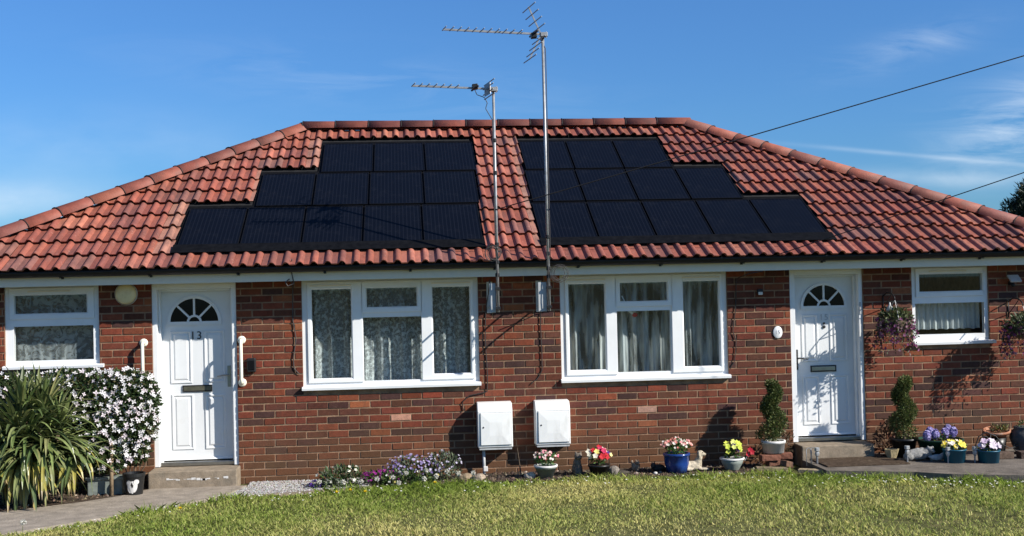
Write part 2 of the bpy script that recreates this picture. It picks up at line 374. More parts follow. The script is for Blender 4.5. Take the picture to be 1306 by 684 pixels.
hz = ramp(nt, sp.outputs[2], [(0, 0), (.22, 1)])
skc = mixc(nt, 1, skc, mixc(nt, hz, (.74, .82, .86), (1, 1, 1)), 'MULTIPLY')
L.new(mixc(nt, cl, skc, (9.0, 10.2, 11.4)), bg.inputs[0])
sc.view_settings.view_transform = 'Standard'; sc.view_settings.look = 'None'; sc.view_settings.exposure = .63; sc.view_settings.gamma = 1
try: sc.cycles.use_denoising = True
except Exception: pass

# ------------------------------------------------------------------ ground
def sheet(name, poly, z, mat, thick=.0):
    m = MB(); n = len(poly)
    V = [(x, y, z) for x, y in poly] + [(x, y, z-.12) for x, y in poly]
    F = [tuple(range(n))] + [(i, n+i, n+(i+1) % n, (i+1) % n) for i in range(n)]
    return struct(m.add(V, F).build(name, mat))
m = MB(); m.add([(-900,-900,-.03), (900,-900,-.03), (900,900,-.03), (-900,900,-.03)], [(0,1,2,3)]); struct(m.build('ground', 'ground'))
# wall line is y = 0; beds lie between wall and lawn
sheet('flower_bed', [(-.35,-.02), (-.35,-.62), (.4,-.66), (1.3,-.62), (2.6,-.70), (3.75,-.72), (4.05,-.02)], -.004, 'soil')
sheet('garden_bed', [(-9,-.02), (-9,-4.6), (-5.0,-2.05), (-3.9,-1.38), (-3.25,-.98), (-2.92,-.66), (-2.72,-.30), (-2.72,-.02)], -.002, 'soil')
sheet('garden_path', [(-2.714,-.30), (-2.914,-.66), (-3.244,-.98), (-3.894,-1.38), (-4.994,-2.05), (-8.99,-4.6), (-8.5,-5.9), (-3.65,-2.62), (-2.85,-1.94), (-2.42,-1.54), (-1.86,-.92), (-1.70,-.30)], .004, 'path')
sheet('side_path', [(4.42,-.30), (4.42,-1.10), (5.25,-1.40), (5.55,-1.62), (6.3,-1.90), (8.0,-2.3), (13,-2.6), (13,.2), (7.6,.2), (7.6,-.02), (5.30,-.02), (5.30,-.30)], .060, 'tarmac')
# pale gravel strip
sheet('gravel_bed', [(-1.69,-.02), (-1.69,-.30), (-1.85,-1.0), (-1.05,-.86), (-.36,-.62), (-.36,-.02)], -.006, 'concrete')
g = MB(); n = 5200
gx = rng.uniform(-1.85, -.38, n); gy = rng.uniform(-.98, -.03, n)
k = (gy > -.98 + (gx+1.85)*.24) & (gx > -1.69 - np.clip(-gy-.30, 0, 1)*.22)
for x, y in zip(gx[k], gy[k]):
    r = rng.uniform(.005, .011); V = np.array([(1,0,0), (0,1,0), (-1,0,0), (0,-1,0), (0,0,.8)])*r*rng.uniform(.7, 1.3, 3)
    a = rng.uniform(0, 6.28); V[:, :2] = V[:, :2] @ np.array([[math.cos(a), -math.sin(a)], [math.sin(a), math.cos(a)]])
    g.add(V+np.array([x, y, -.002]), [(0,1,4), (1,2,4), (2,3,4), (3,0,4)], jit((.36,.345,.325), .3))
o = g.build('gravel', 'gravel'); o['kind'] = 'stuff'; tag(o, 'pale grey gravel strip between path and flower bed', 'gravel')
# soil crumbs and dead leaves of the beds
g = MB(); n = 1500
xs = np.concatenate([rng.uniform(-.3, 4.0, n), rng.uniform(-4.6, -2.75, n)]); ys = np.concatenate([rng.uniform(-.68, -.03, n), rng.uniform(-1.5, -.05, n)])
for x, y in zip(xs, ys):
    if x < -2.7 and y < -.55 - (-2.92-x)*.74 - .02: continue
    r = rng.uniform(.006, .028); V = np.array([(1,0,0), (0,1,0), (-1,0,0), (0,-1,0), (.2,.1,.7)])*r*rng.uniform(.6, 1.4, 3)
    g.add(V+np.array([x, y, -.002]), [(0,1,4), (1,2,4), (2,3,4), (3,0,4)], jit([(.05,.037,.028), (.085,.06,.04), (.15,.11,.075), (.30,.25,.19)][rng.choice(4, p=[.45,.35,.15,.05])], .3))
o = g.build('bed_debris', 'stone'); o['kind'] = 'stuff'; tag(o, 'dark soil crumbs, chippings and dead leaves on the beds', 'debris')

# lawn
edge = np.array([(-30,-19.5), (-8.5,-5.95), (-3.65,-2.66), (-2.85,-1.98), (-2.42,-1.58), (-1.86,-.96), (-1.05,-.92), (-.35,-.70), (.4,-.68), (1.3,-.65), (2.6,-.72), (3.75,-.76), (4.1,-.98), (4.42,-1.13), (5.25,-1.43), (5.55,-1.66), (6.3,-1.94), (8.0,-2.34), (13,-2.64), (40,-2.7)])
def edge_y(x): return np.interp(x, edge[:, 0], edge[:, 1])
n = 330000
bx = rng.uniform(-6.5, 9.5, n); by = rng.uniform(-6.2, -.5, n)
ey = edge_y(bx) + .05*lf(bx*9, by*0, 1.3, 3, 8)
dist = ey - by
k = (dist > 0) & (rng.uniform(0, 1, n) < np.clip(.62 + .3*lf(bx, by, 3.2, 0), .2, 1) + .4*(dist < .35))
bx, by, dist = bx[k], by[k], dist[k]; n = len(bx)
dens = lf(bx, by, 1.1, 10); fine = lf(bx, by, 6.0, 22, 12)
fringe = np.exp(-(dist/.16)**2)
h = (.030 + .012*fine.clip(-1, 1.5) + .008*dens)*rng.uniform(.6, 1.35, n) + fringe*rng.uniform(.010, .060, n)*(1+.6*lf(bx*5, by, 1.0, 5, 6))
tuft = np.exp(-((bx-.45)**2/.5+(by+.95)**2/.08)) + np.exp(-((bx-4.3)**2/.7+(by+1.4)**2/.05))*.8 + np.exp(-((bx-5.5)**2/.1+(by+1.75)**2/.02))
h = np.clip(h + .045*tuft*rng.uniform(.3, 1, n), .012, .16)
lean = rng.normal(0, .55, (n, 2)); ang = rng.uniform(0, 6.28, n); wd = rng.uniform(.0026, .0058, n)
base = np.stack([bx, by, np.full(n, -.032)], 1); side = np.stack([np.cos(ang), np.sin(ang), np.zeros(n)], 1)*wd[:, None]
mid = base + np.stack([lean[:, 0]*h*.35, lean[:, 1]*h*.35, h*.62], 1)
tip = base + np.stack([lean[:, 0]*h*1.1, lean[:, 1]*h*1.1, h], 1)
V = np.stack([base-side, base+side, mid+side*.8, tip, mid-side*.8], 1).reshape(-1, 3)
straw = np.clip(.44 - .38*dens + .26*rng.normal(0, 1, n) - .55*fringe - .5*tuft + .12*lf(bx, by, 2.6, 6), 0, 1)[:, None]
gcol = np.array([.235,.315,.054])*(1-straw) + np.array([.64,.57,.225])*straw
gcol = gcol*(1+rng.uniform(-.28, .28, (n, 1))) + np.array([.04,.07,.0])*fringe[:, None]*.6
me = bpy.data.meshes.new('lawn_grass')
me.vertices.add(n*5); me.vertices.foreach_set('co', V.ravel())
me.loops.add(n*5); me.loops.foreach_set('vertex_index', np.arange(n*5, dtype=np.int32))
me.polygons.add(n); me.polygons.foreach_set('loop_start', np.arange(0, n*5, 5, dtype=np.int32)); me.polygons.foreach_set('loop_total', np.full(n, 5, dtype=np.int32))
me.update(calc_edges=True)
a = me.attributes.new('col', 'FLOAT_COLOR', 'FACE'); a.data.foreach_set('color', np.concatenate([gcol.clip(0, 1), np.ones((n, 1))], 1).ravel())
me.materials.append(M['grass']); o = bpy.data.objects.new('lawn_grass', me); col.objects.link(o)
o['kind'] = 'stuff'; tag(o, 'short mown lawn grass with dry patches in front of the bungalow', 'grass')

# ------------------------------------------------------------------ the bungalow
XL, XR, YR = -1.2936, 4.0486, 3.3555          # ridge ends and depth
OV = .40
ex0, ex1 = XL-YR-OV, XR+YR+OV                 # eave corners
wx0, wx1, wy1 = XL-YR, XR+YR, 2*YR
ZE, ZR = 2.36, 4.265                           # eave / ridge of the tile plane
phi = math.atan2(ZR-ZE, YR+OV); SL = math.hypot(ZR-ZE, YR+OV)
house = thing('bungalow', 'red brick semi-detached bungalow with hipped red tile roof and white doors', 'house', (0, 0, 0))

# walls of single bricks with mortar behind
WT = 2.23
openings = [(-4.28,-3.285,1.30,WT+1), (-2.722,-1.815,-1,WT+1), (-1.10,.85,.985,WT+1), (1.775,3.690,.985,WT+1), (4.425,5.285,-1,WT+1), (5.87,6.79,1.28,WT+1)]
BP = [((.158,.038,.019),.30), ((.132,.035,.019),.26), ((.102,.033,.020),.22), ((.062,.027,.022),.14), ((.20,.054,.025),.06), ((.24,.080,.034),.02)]
bcol = np.array([b[0] for b in BP]); bpw = np.array([b[1] for b in BP]); bpw /= bpw.sum()
patch = {(0.08,.63):(.42,.22,.14), }
def wall_face(mb, o, ex, x0, x1, ops, zs, ze, detail=True):
    """bricks on a vertical face: o origin, ex direction along the wall, outward normal = ex x z"""
    o = np.array(o, float); ex = np.array(ex, float); nn = np.cross(ex, (0, 0, 1))
    BW, BH, J = .231, .0795, .0105
    k = 0; z = zs
    while z < ze:
        zb, zt = z+J*.5, min(z+BH-J*.5, ze)
        off = (BW*.5 if k % 2 else 0) + rng.normal(0, .004)
        x = x0 - off
        while x < x1:
            a, b = max(x+J*.5, x0), min(x+BW-J*.5+rng.normal(0, .001), x1)
            segs = [(a, b)]
            for (p, q, r, s) in ops:
                if zt > r and zb < s:
                    ns = []
                    for (c, d) in segs:
                        if d <= p or c >= q: ns.append((c, d)); continue
                        if c < p: ns.append((c, p))
                        if d > q: ns.append((q, d))
                    segs = ns
            for (c, d) in segs:
                if d-c < .012: continue
                cc = bcol[rng.choice(len(bcol), p=bpw)]
                if abs((c+d)/2-.06) < .13 and abs(z-.62) < .045: cc = (.50,.27,.17)
                if abs((c+d)/2-2.75) < .12 and abs(z-.64) < .04: cc = (.46,.27,.19)
                cc = jit(cc, .22); e = .004; pr = rng.normal(0, .0012)
                zj = rng.normal(0, .0012, 4)
                V = []
                for (xx, zz, d_) in [(c, zb, -.012), (d, zb, -.012), (d, zt, -.012), (c, zt, -.012), (c+e, zb+e+zj[0], pr), (d-e, zb+e+zj[1], pr), (d-e, zt-e+zj[2], pr), (c+e, zt-e+zj[3], pr)]:
                    V.append(o + ex*xx + nn*d_ + np.array([0, 0, zz]))
                mb.add(V, [(4,5,6,7), (0,1,5,4), (1,2,6,5), (2,3,7,6), (3,0,4,7)], cc)
            x += BW
        z += BH; k += 1
wb = MB()
wall_face(wb, (0,0,0), (1,0,0), wx0, wx1, openings, -.11, WT+.02)
wall_face(wb, (wx0,wy1,0), (0,-1,0), 0, wy1, [], -.11, WT+.02)
wall_face(wb, (wx1,0,0), (0,1,0), 0, wy1, [], -.11, WT+.02)
wall_face(wb, (wx1,wy1,0), (-1,0,0), 0, wx1-wx0, [], -.11, WT+.02)
wall = wb.build('wall', 'brick', house)
mb = MB()    # mortar backing, cut by the openings: vertical strips
xs_ = sorted({wx0+.01, wx1-.01, *[v for q in openings for v in q[:2]]})
for a_, b_ in zip(xs_[:-1], xs_[1:]):
    spans = [(-.2, WT+.01)]
    for (p, q, r, s) in openings:
        if p <= (a_+b_)/2 <= q: spans = [(-.2, r)] if r > 0 else []
    for (z0, z1) in spans: mb.box(a_, b_, .006, .22, z0, z1)
mb.box(wx0+.006, wx0+.22, .23, wy1-.006, -.2, WT+.01); mb.box(wx1-.22, wx1-.006, .23, wy1-.006, -.2, WT+.01); mb.box(wx0+.23, wx1-.23, wy1-.22, wy1-.006, -.2, WT+.01)
mb.build('mortar_bed', 'mortar', wall)
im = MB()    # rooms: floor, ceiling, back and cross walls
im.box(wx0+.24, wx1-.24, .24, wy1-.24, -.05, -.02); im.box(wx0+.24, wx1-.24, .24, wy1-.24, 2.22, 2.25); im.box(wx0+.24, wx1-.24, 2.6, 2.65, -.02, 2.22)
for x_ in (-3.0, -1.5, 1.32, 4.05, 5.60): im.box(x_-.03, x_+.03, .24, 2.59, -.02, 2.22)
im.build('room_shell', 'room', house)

# ---- roof tiles
TP = [((.285,.086,.053),.40), ((.25,.075,.049),.26), ((.21,.070,.050),.16), ((.34,.118,.076),.11), ((.20,.085,.065),.07)]
tcol = np.array([t[0] for t in TP]); tpw = np.array([t[1] for t in TP]); tpw /= tpw.sum()
PX = .1487; prof = [(0,0), (.42,0), (.48,.006), (.54,.018), (.60,.027), (.68,.032), (.76,.032), (.84,.027), (.91,.018), (.97,.006), (1,0)]
G = .354; S0 = -.085
def clip(poly, a, b, c):
    """keep a*x + b*s + c >= 0 ; poly of (x, s, n)"""
    out = []
    for i in range(len(poly)):
        p, q = poly[i], poly[(i+1) % len(poly)]
        dp, dq = a*p[0]+b*p[1]+c, a*q[0]+b*q[1]+c
        if dp >= 0: out.append(p)
        if dp*dq < 0:
            t = dp/(dp-dq); out.append(tuple(p[j]+t*(q[j]-p[j]) for j in range(3)))
    return out
def slope(mb, O, ex, ey, W, tri, cuts=None):
    O = np.array(O, float); ex = np.array(ex, float); es = np.array(ey, float)*math.cos(phi) + np.array([0, 0, math.sin(phi)]); nn = np.cross(ex, es)
    cp = math.cos(phi)
    rows = int((SL-S0)/G)+1
    ntile = int(W/(2*PX))+2
    for k in range(rows):
        s0 = S0+k*G; s1 = min(s0+G+.05, SL+.02)
        if s0 > SL-.03: break
        cut = cuts(k) if cuts else []
        for j in range(ntile):
            cc = np.array(jit(tcol[rng.choice(len(tcol), p=tpw)], .09)); jx, jn, js = rng.normal(0, .0015), rng.normal(0, .0015), rng.normal(0, .003)
            X0 = j*2*PX
            if X0+2*PX < s0*cp-.3 or X0 > W - s0*cp+.3: continue
            for (a, b) in cut:
                if abs(X0+PX-a) < PX*1.05 or abs(X0+PX-b) < PX*.0+.01: cc = cc*.6 + np.array([.47,.28,.20])*.4
            pr = [(X0+(q+t)*PX+jx, n_) for q in (0, 1) for (t, n_) in prof]
            polys = []
            for (xa, na), (xb, nb) in zip(pr[:-1], pr[1:]):
                if xb-xa < 1e-4: continue
                polys.append([(xa, s0+js, na+.042+jn), (xb, s0+js, nb+.042+jn), (xb, s1, nb+.004), (xa, s1, na+.004)])
                polys.append([(xa, s0+js+.034, na+.012+jn), (xb, s0+js+.034, nb+.012+jn), (xb, s0+js, nb+.042+jn), (xa, s0+js, na+.042+jn)])
            for P in polys:
                P = clip(P, 1, -cp, 0); 
                if len(P) < 3: continue
                P = clip(P, -1, -cp, W)
                if len(P) < 3: continue
                parts = [P]
                for (a, b) in cut:
                    np_ = []
                    for Q in parts:
                        for T in (clip(Q, -1, 0, a), clip(Q, 1, 0, -b)):
                            if len(T) >= 3: np_.append(T)
                    parts = np_
                for Q in parts:
                    mb.add([O + ex*x + es*s + nn*n_ for x, s, n_ in Q], [tuple(range(len(Q)))], cc)
# solar array rectangles in front-slope coordinates (x world, s up the slope)
PW, PH = .668, 1.045
rowsS = [.475, 1.535, 2.590]
LX = [(-2.445, .930), (-1.697, .962), (-.985, 1.000)]; RX = [(1.567, 4.900), (1.588, 4.185), (1.610, 3.535)]   # array edges per row
left_n, right_n = [5, 4, 3], [5, 4, 3]
def cuts_front(k):
    lv = 0 if 1 <= k <= 4 else 1 if 5 <= k <= 7 else 2 if 8 <= k <= 10 else None
    if lv is None: return []
    return [(LX[lv][0]-.035-ex0, LX[lv][1]+.012-ex0), (RX[lv][0]-.012-ex0, RX[lv][1]+.035-ex0)]
rb = MB()
Wf, Ws = ex1-ex0, 2*YR+2*OV
slope(rb, (ex0,-OV,ZE), (1,0,0), (0,1,0), Wf, False, cuts_front)
slope(rb, (ex1,-OV,ZE), (0,1,0), (-1,0,0), Ws, True)
slope(rb, (ex0,2*YR+OV,ZE), (0,-1,0), (1,0,0), Ws, True)
slope(rb, (ex1,2*YR+OV,ZE), (-1,0,0), (0,-1,0), Wf, False)
roof = rb.build('roof', 'tile', house)
ub = MB(); q = .006
A_, B_, C_, D_ = (ex0,-OV,ZE-q), (ex1,-OV,ZE-q), (ex1,2*YR+OV,ZE-q), (ex0,2*YR+OV,ZE-q); R1, R2 = (XL,YR,ZR-q), (XR,YR,ZR-q)
ub.add([A_, B_, C_, D_, R1, R2], [(0,1,5,4), (1,2,5), (2,3,4,5), (3,0,4)])
ub.build('underlay', 'felt', roof)
# ridge and hip cappings: overlapping half-round tiles
def capping(name, p, q, r=.105, ln=.445, lift=.02):
    mb = MB(); bb = MB(); p, q = np.array(p, float), np.array(q, float); d = q-p; Lg = np.linalg.norm(d); d /= Lg
    sd = np.cross(d, (0,0,1)); sd /= np.linalg.norm(sd); nn = np.cross(sd, d); n = max(1, round(Lg/ln)); l = Lg/n; K = 11
    for i in range(n):
        c0 = jit(tcol[rng.choice(3)]*np.array([1.0,.97,.96]), .08); r0_, r1_ = r+.004, r-.002
        jz = rng.normal(0, .0015)
        a0, a1 = p+d*(i*l-.02), p+d*((i+1)*l+.015)
        V = []
        for (a_, rr) in ((a0, r0_), (a1, r1_)):
            for k in range(K):
                t = math.pi*(k/(K-1)); V.append(a_ + sd*math.cos(t)*rr*1.12 + nn*(math.sin(t)*rr + lift - .045 + jz))
        for k in range(K):
            t = math.pi*(k/(K-1)); V.append(a0 + sd*math.cos(t)*(r0_-.016)*1.12 + nn*(math.sin(t)*(r0_-.016) + lift - .045 + jz))
        F = [(k, k+1, K+k+1, K+k) for k in range(K-1)] + [(k, 2*K+k, 2*K+k+1, k+1) for k in range(K-1)]
        mb.add(V, F, c0)
        pts = [a0 - d*.004 + sd*math.cos(math.pi*k/(K-1))*(r0_+.002)*1.12 + nn*(math.sin(math.pi*k/(K-1))*(r0_+.002)+lift-.045+jz) for k in range(K)]
        mb.tube(pts, .0055, 5, (.03,.025,.023))
    o = mb.build(name, 'cap', roof, smooth=True); pass
    return o
up_ = .055
capping('ridge_capping', (XL+.02,YR,ZR+up_), (XR+.05,YR,ZR+up_))
for (cx_, cy_, rx_, hz_) in ((ex0,-OV,XL,.088), (ex1,-OV,XR,.045), (ex0,2*YR+OV,XL,.06), (ex1,2*YR+OV,XR,.06)):
    capping('hip_capping', (cx_,cy_,ZE+hz_), (rx_,YR,ZR+up_-.004), r=.100)
# flashing of the arrays
fb = MB()
es = np.array([0, math.cos(phi), math.sin(phi)]); nf = np.array([0, -math.sin(phi), math.cos(phi)]); O = np.array([0, -OV, ZE])
def RP(x, s, n_): return O + np.array([x, 0, 0]) + es*s + nf*n_
def rslab(mb, x0, x1, s0, s1, n0, n1, c=(.5,.5,.5)):
    V = [RP(x, s, n_) for n_ in (n0, n1) for s in (s0, s1) for x in (x0, x1)]
    mb.add(V, [(0,2,3,1), (4,5,7,6), (0,1,5,4), (1,3,7,5), (3,2,6,7), (2,0,4,6)], c)
for lv in range(3):
    s0 = rowsS[lv]; lo = s0-.16 if lv == 0 else s0-.002
    for q_, (a_, b_) in enumerate((LX[lv], RX[lv])):
        rslab(fb, a_-.03, b_+.03 if q_ else b_+.010, lo, s0+PH+.10, .001+.0004*lv, .010+.0004*lv) if q_ == 0 else rslab(fb, a_-.010, b_+.03, lo, s0+PH+.10, .001+.0004*lv, .010+.0004*lv)
# raised bottom apron
rslab(fb, LX[0][0]-.03, LX[0][1]+.008, .26, .462, .044, .050); rslab(fb, RX[0][0]-.008, RX[0][1]+.03, .26, .462, .044, .050)
fb.build('array_flashing', 'flash', roof)

# fascia, soffit, gutter
FY = -.28
def strip(name, mat, sub):
    m = MB()
    sub(m); return m.build(name, mat, house)
def fascia(m):
    x0, x1, y0, y1 = wx0-.28, wx1+.28, FY, wy1+.28; t = .022; z0, z1 = 2.185, 2.33
    m.box(x0, x1, y0-t, y0, z0, z1); m.box(x0, x1, y1, y1+t, z0, z1); m.box(x0-t, x0, y0-t, y1+t, z0+.0005, z1-.0005); m.box(x1, x1+t, y0-t, y1+t, z0+.0005, z1-.0005)
strip('fascia', 'upvc2', fascia)
def soffit(m):
    m.box(wx0-.278, wx1+.278, FY+.001, .002, 2.196, 2.206); m.box(wx0-.278, wx1+.278, wy1, wy1+.278, 2.196, 2.206)
    m.box(wx0-.277, wx0, .003, wy1-.002, 2.197, 2.205); m.box(wx1, wx1+.277, .003, wy1-.002, 2.197, 2.205)
strip('soffit', 'upvc2', soffit)
gm = MB()
def gutter_run(p, q, inward):
    p, q, inward = (np.array(a, float) for a in (p, q, inward)); K = 9; V = []
    for a in (p, q):
        for k in range(K):
            t = math.pi*k/(K-1); V.append(a + inward*math.cos(t)*.062 + np.array([0, 0, -math.sin(t)*.066]))
        for k in range(K):
            t = math.pi*k/(K-1); V.append(a + inward*math.cos(t)*.057 + np.array([0, 0, -math.sin(t)*.060]))
    n2 = 2*K
    F = [(k, k+1, n2+k+1, n2+k) for k in range(K-1)] + [(K+k, n2+K+k, n2+K+k+1, K+k+1) for k in range(K-1)] + [(0, n2, n2+K, K), (K-1, 2*K-1, n2+2*K-1, n2+K-1)]
    gm.add(V, F)
zg = 2.345
gutter_run((ex0,-.370,zg), (ex1,-.370,zg), (0,1,0)); gutter_run((ex0,wy1+.37,zg), (ex1,wy1+.37,zg), (0,-1,0))
gutter_run((wx0-.37,-.36,zg-.002), (wx0-.37,wy1+.36,zg-.002), (1,0,0)); gutter_run((wx1+.37,-.36,zg-.002), (wx1+.37,wy1+.36,zg-.002), (-1,0,0))
gut = gm.build('gutter', 'gutter', house, smooth=True)
# dark closing board between gutter and tile
m = MB(); m.box(wx0-.30, wx1+.30, -.311, -.303, 2.29, 2.372); m.build('eaves_tray', 'gutter', house)
for i in range(14):
    x_ = wx0+.15+i*.92
    m = MB(); m.box(x_-.013, x_+.013, -.400, -.303, 2.268, 2.277); m.box(x_-.013, x_+.013, -.318, -.3035, 2.258, 2.31)
    m.build('gutter_bracket', 'gutter', gut)

# ---- windows
def pane(parent, x0, x1, z0, z1, y=.062):
    m = MB(); m.add([(x0-.01,y,z0-.01), (x1+.01,y,z0-.01), (x1+.01,y,z1+.01), (x0-.01,y,z1+.01)], [(0,1,2,3)])
    m.box(x0-.01, x1+.01, y+.004, y+.0045, z0-.01, z1+.01) if False else None
    return m.build('pane', 'glass', parent)
def bead(m, x0, x1, z0, z1, y=.058): m.ring(x0-.010, x1+.010, z0-.010, z1+.010, .010, y-.006, y+.01, .004)
def sash(parent, x0, x1, z0, z1, gx0, gx1, gz0, gz1, y=.012):
    """opening casement: raised frame round its glass"""
    m = MB(); e = .004; ch = .014
    def rect(a, b, c, d, yy): return [(a, yy, c), (b, yy, c), (b, yy, d), (a, yy, d)]
    Ls = [rect(x0, x1, z0, z1, .07), rect(x0, x1, z0, z1, y+e), rect(x0+e, x1-e, z0+e, z1-e, y), rect(gx0-ch, gx1+ch, gz0-ch, gz1+ch, y), rect(gx0, gx1, gz0, gz1, y+ch), rect(gx0, gx1, gz0, gz1, .07)]
    V = [p for l in Ls for p in l]; F = [(i*4+j, i*4+(j+1) % 4, (i+1)*4+(j+1) % 4, (i+1)*4+j) for i in range(5) for j in range(4)]
    s = m.add(V, F).build('sash', 'upvc', parent)
    pane(parent, gx0, gx1, gz0, gz1); return s
def gasket(m, x0, x1, z0, z1, y): pass
def window_frame(label, x0, x1, z0, z1, holes):
    """fixed outer frame with rectangular holes, from y=.026 to .085"""
    m = MB(); y0, y1 = .030, .088
    xs = sorted({x0, x1, *[h[0] for h in holes], *[h[1] for h in holes]}); zs = sorted({z0, z1, *[h[2] for h in holes], *[h[3] for h in holes]})
    def hole(xc, zc): return any(h[0] < xc < h[1] and h[2] < zc < h[3] for h in holes)
    for a, b in zip(xs[:-1], xs[1:]):
        for c, d in zip(zs[:-1], zs[1:]):
            if not hole((a+b)/2, (c+d)/2):
                m.add([(a,y0,c), (b,y0,c), (b,y0,d), (a,y0,d)], [(0,1,2,3)])
                m.add([(a,y1,c), (b,y1,c), (b,y1,d), (a,y1,d)], [(3,2,1,0)])
    for (a, b, c, d) in holes:
        m.add([(a,y0,c), (b,y0,c), (b,y0,d), (a,y0,d), (a,y1,c), (b,y1,c), (b,y1,d), (a,y1,d)], [(0,4,5,1), (1,5,6,2), (2,6,7,3), (3,7,4,0)])
    m.add([(x0,y0,z0), (x1,y0,z0), (x1,y0,z1), (x0,y0,z1), (x0,y1,z0), (x1,y1,z0), (x1,y1,z1), (x0,y1,z1)], [(0,1,5,4), (1,2,6,5), (2,3,7,6), (3,0,4,7)])
    o = m.build('window', 'upvc', house); plab(o, label); return o
def sill(parent, x0, x1, z0, z1):
    m = MB(); V = []
    for x in (x0, x1): V += [(x,.095,z0), (x,-.055,z0), (x,-.058,z0+.026), (x,-.050,z0+.033), (x,.028,z1), (x,.095,z1)]
    F = [(i, (i+1) % 6, 6+(i+1) % 6, 6+i) for i in range(6)] + [(5,4,3,2,1,0), (6,7,8,9,10,11)]
    return m.add(V, F).build('sill', 'upvc', parent)
def vent(parent, x0, x1, z, y=.010):
    m = MB(); m.box(x0, x1, y-.010, y+.003, z-.008, z+.008); return m.build('trickle_vent', 'upvc2', parent, bevel=.003)
def handle_w(parent, x, z):
    m = MB(); m.box(x-.012, x+.012, .070, .09, z-.03, z+.03); m.box(x-.008, x+.008, .09, .12, z-.012, z+.012); return m
ZTOP = 2.200
def three_light(label, x0, x1, g):
    """g: glass rects L, top, bottom, R"""
    L_, T_, B_, Rr = g; fz0 = 1.015
    holes = [(x0+.065, T_[0]-.055, fz0+.045, 2.160), (T_[0]-.052, T_[1]+.052, T_[2]-.055, 2.160), (B_[0], B_[1], B_[2], B_[3]), (T_[1]+.055, x1-.062, fz0+.045, 2.160)]
    wdw = window_frame(label, x0, x1, fz0, ZTOP, holes)
    # casements overlap the frame
    for k, (gg, h_) in enumerate(((L_, holes[0]), (T_, holes[1]), (Rr, holes[3]))):
        sash(wdw, h_[0]-.008, h_[1]+.008, h_[2]-.008, h_[3]+.008, *gg)
    pane(wdw, *B_)
    m = MB(); bead(m, *B_, y=.048); m.build('glazing_bead', 'upvc', wdw)
    sill(wdw, x0-.012, x1+.014, .978, 1.022)
    vent(wdw, L_[0]-.02, L_[1]+.01, 2.128); vent(wdw, Rr[0]-.01, Rr[1]+.01, 2.128)
    return wdw
w13 = three_light('wide white window with floral lace net behind', -1.100, .850, ((-.992,-.562,1.100,2.085), (-.388,.166,1.878,2.086), (-.433,.219,1.060,1.763), (.343,.756,1.117,2.083)))
w15 = three_light('wide white window with sheer drapes behind', 1.775, 3.690, ((1.874,2.285,1.110,2.080), (2.464,3.003,1.874,2.082), (2.410,3.034,1.072,1.762), (3.188,3.598,1.116,2.083)))
def two_light(label, x0, x1, z0, T_, B_):
    holes = [(x0+.06, x1-.06, T_[2]-.055, 2.165), B_]
    wdw = window_frame(label, x0, x1, z0, ZTOP, holes)
    sash(wdw, x0+.052, x1-.052, T_[2]-.063, 2.173, *T_)
    pane(wdw, *B_); m = MB(); bead(m, *B_, y=.048); m.build('glazing_bead', 'upvc', wdw)
    sill(wdw, x0-.01, x1+.05, z0-.036, z0+.006); vent(wdw, (x0+x1)/2-.25, (x0+x1)/2+.20, 2.135)
    return wdw
wL = two_light('small white window with patterned grey net', -4.285, -3.285, 1.335, (-4.180,-3.418,1.896,2.092), (-4.192,-3.352,1.385,1.756))
wR = two_light('small white window with pleated half net', 5.870, 6.790, 1.325, (5.970,6.727,1.902,2.100), (5.916,6.745,1.405,1.764))
# window reveals of brick are covered by the frames; dark gap behind the frames is the room

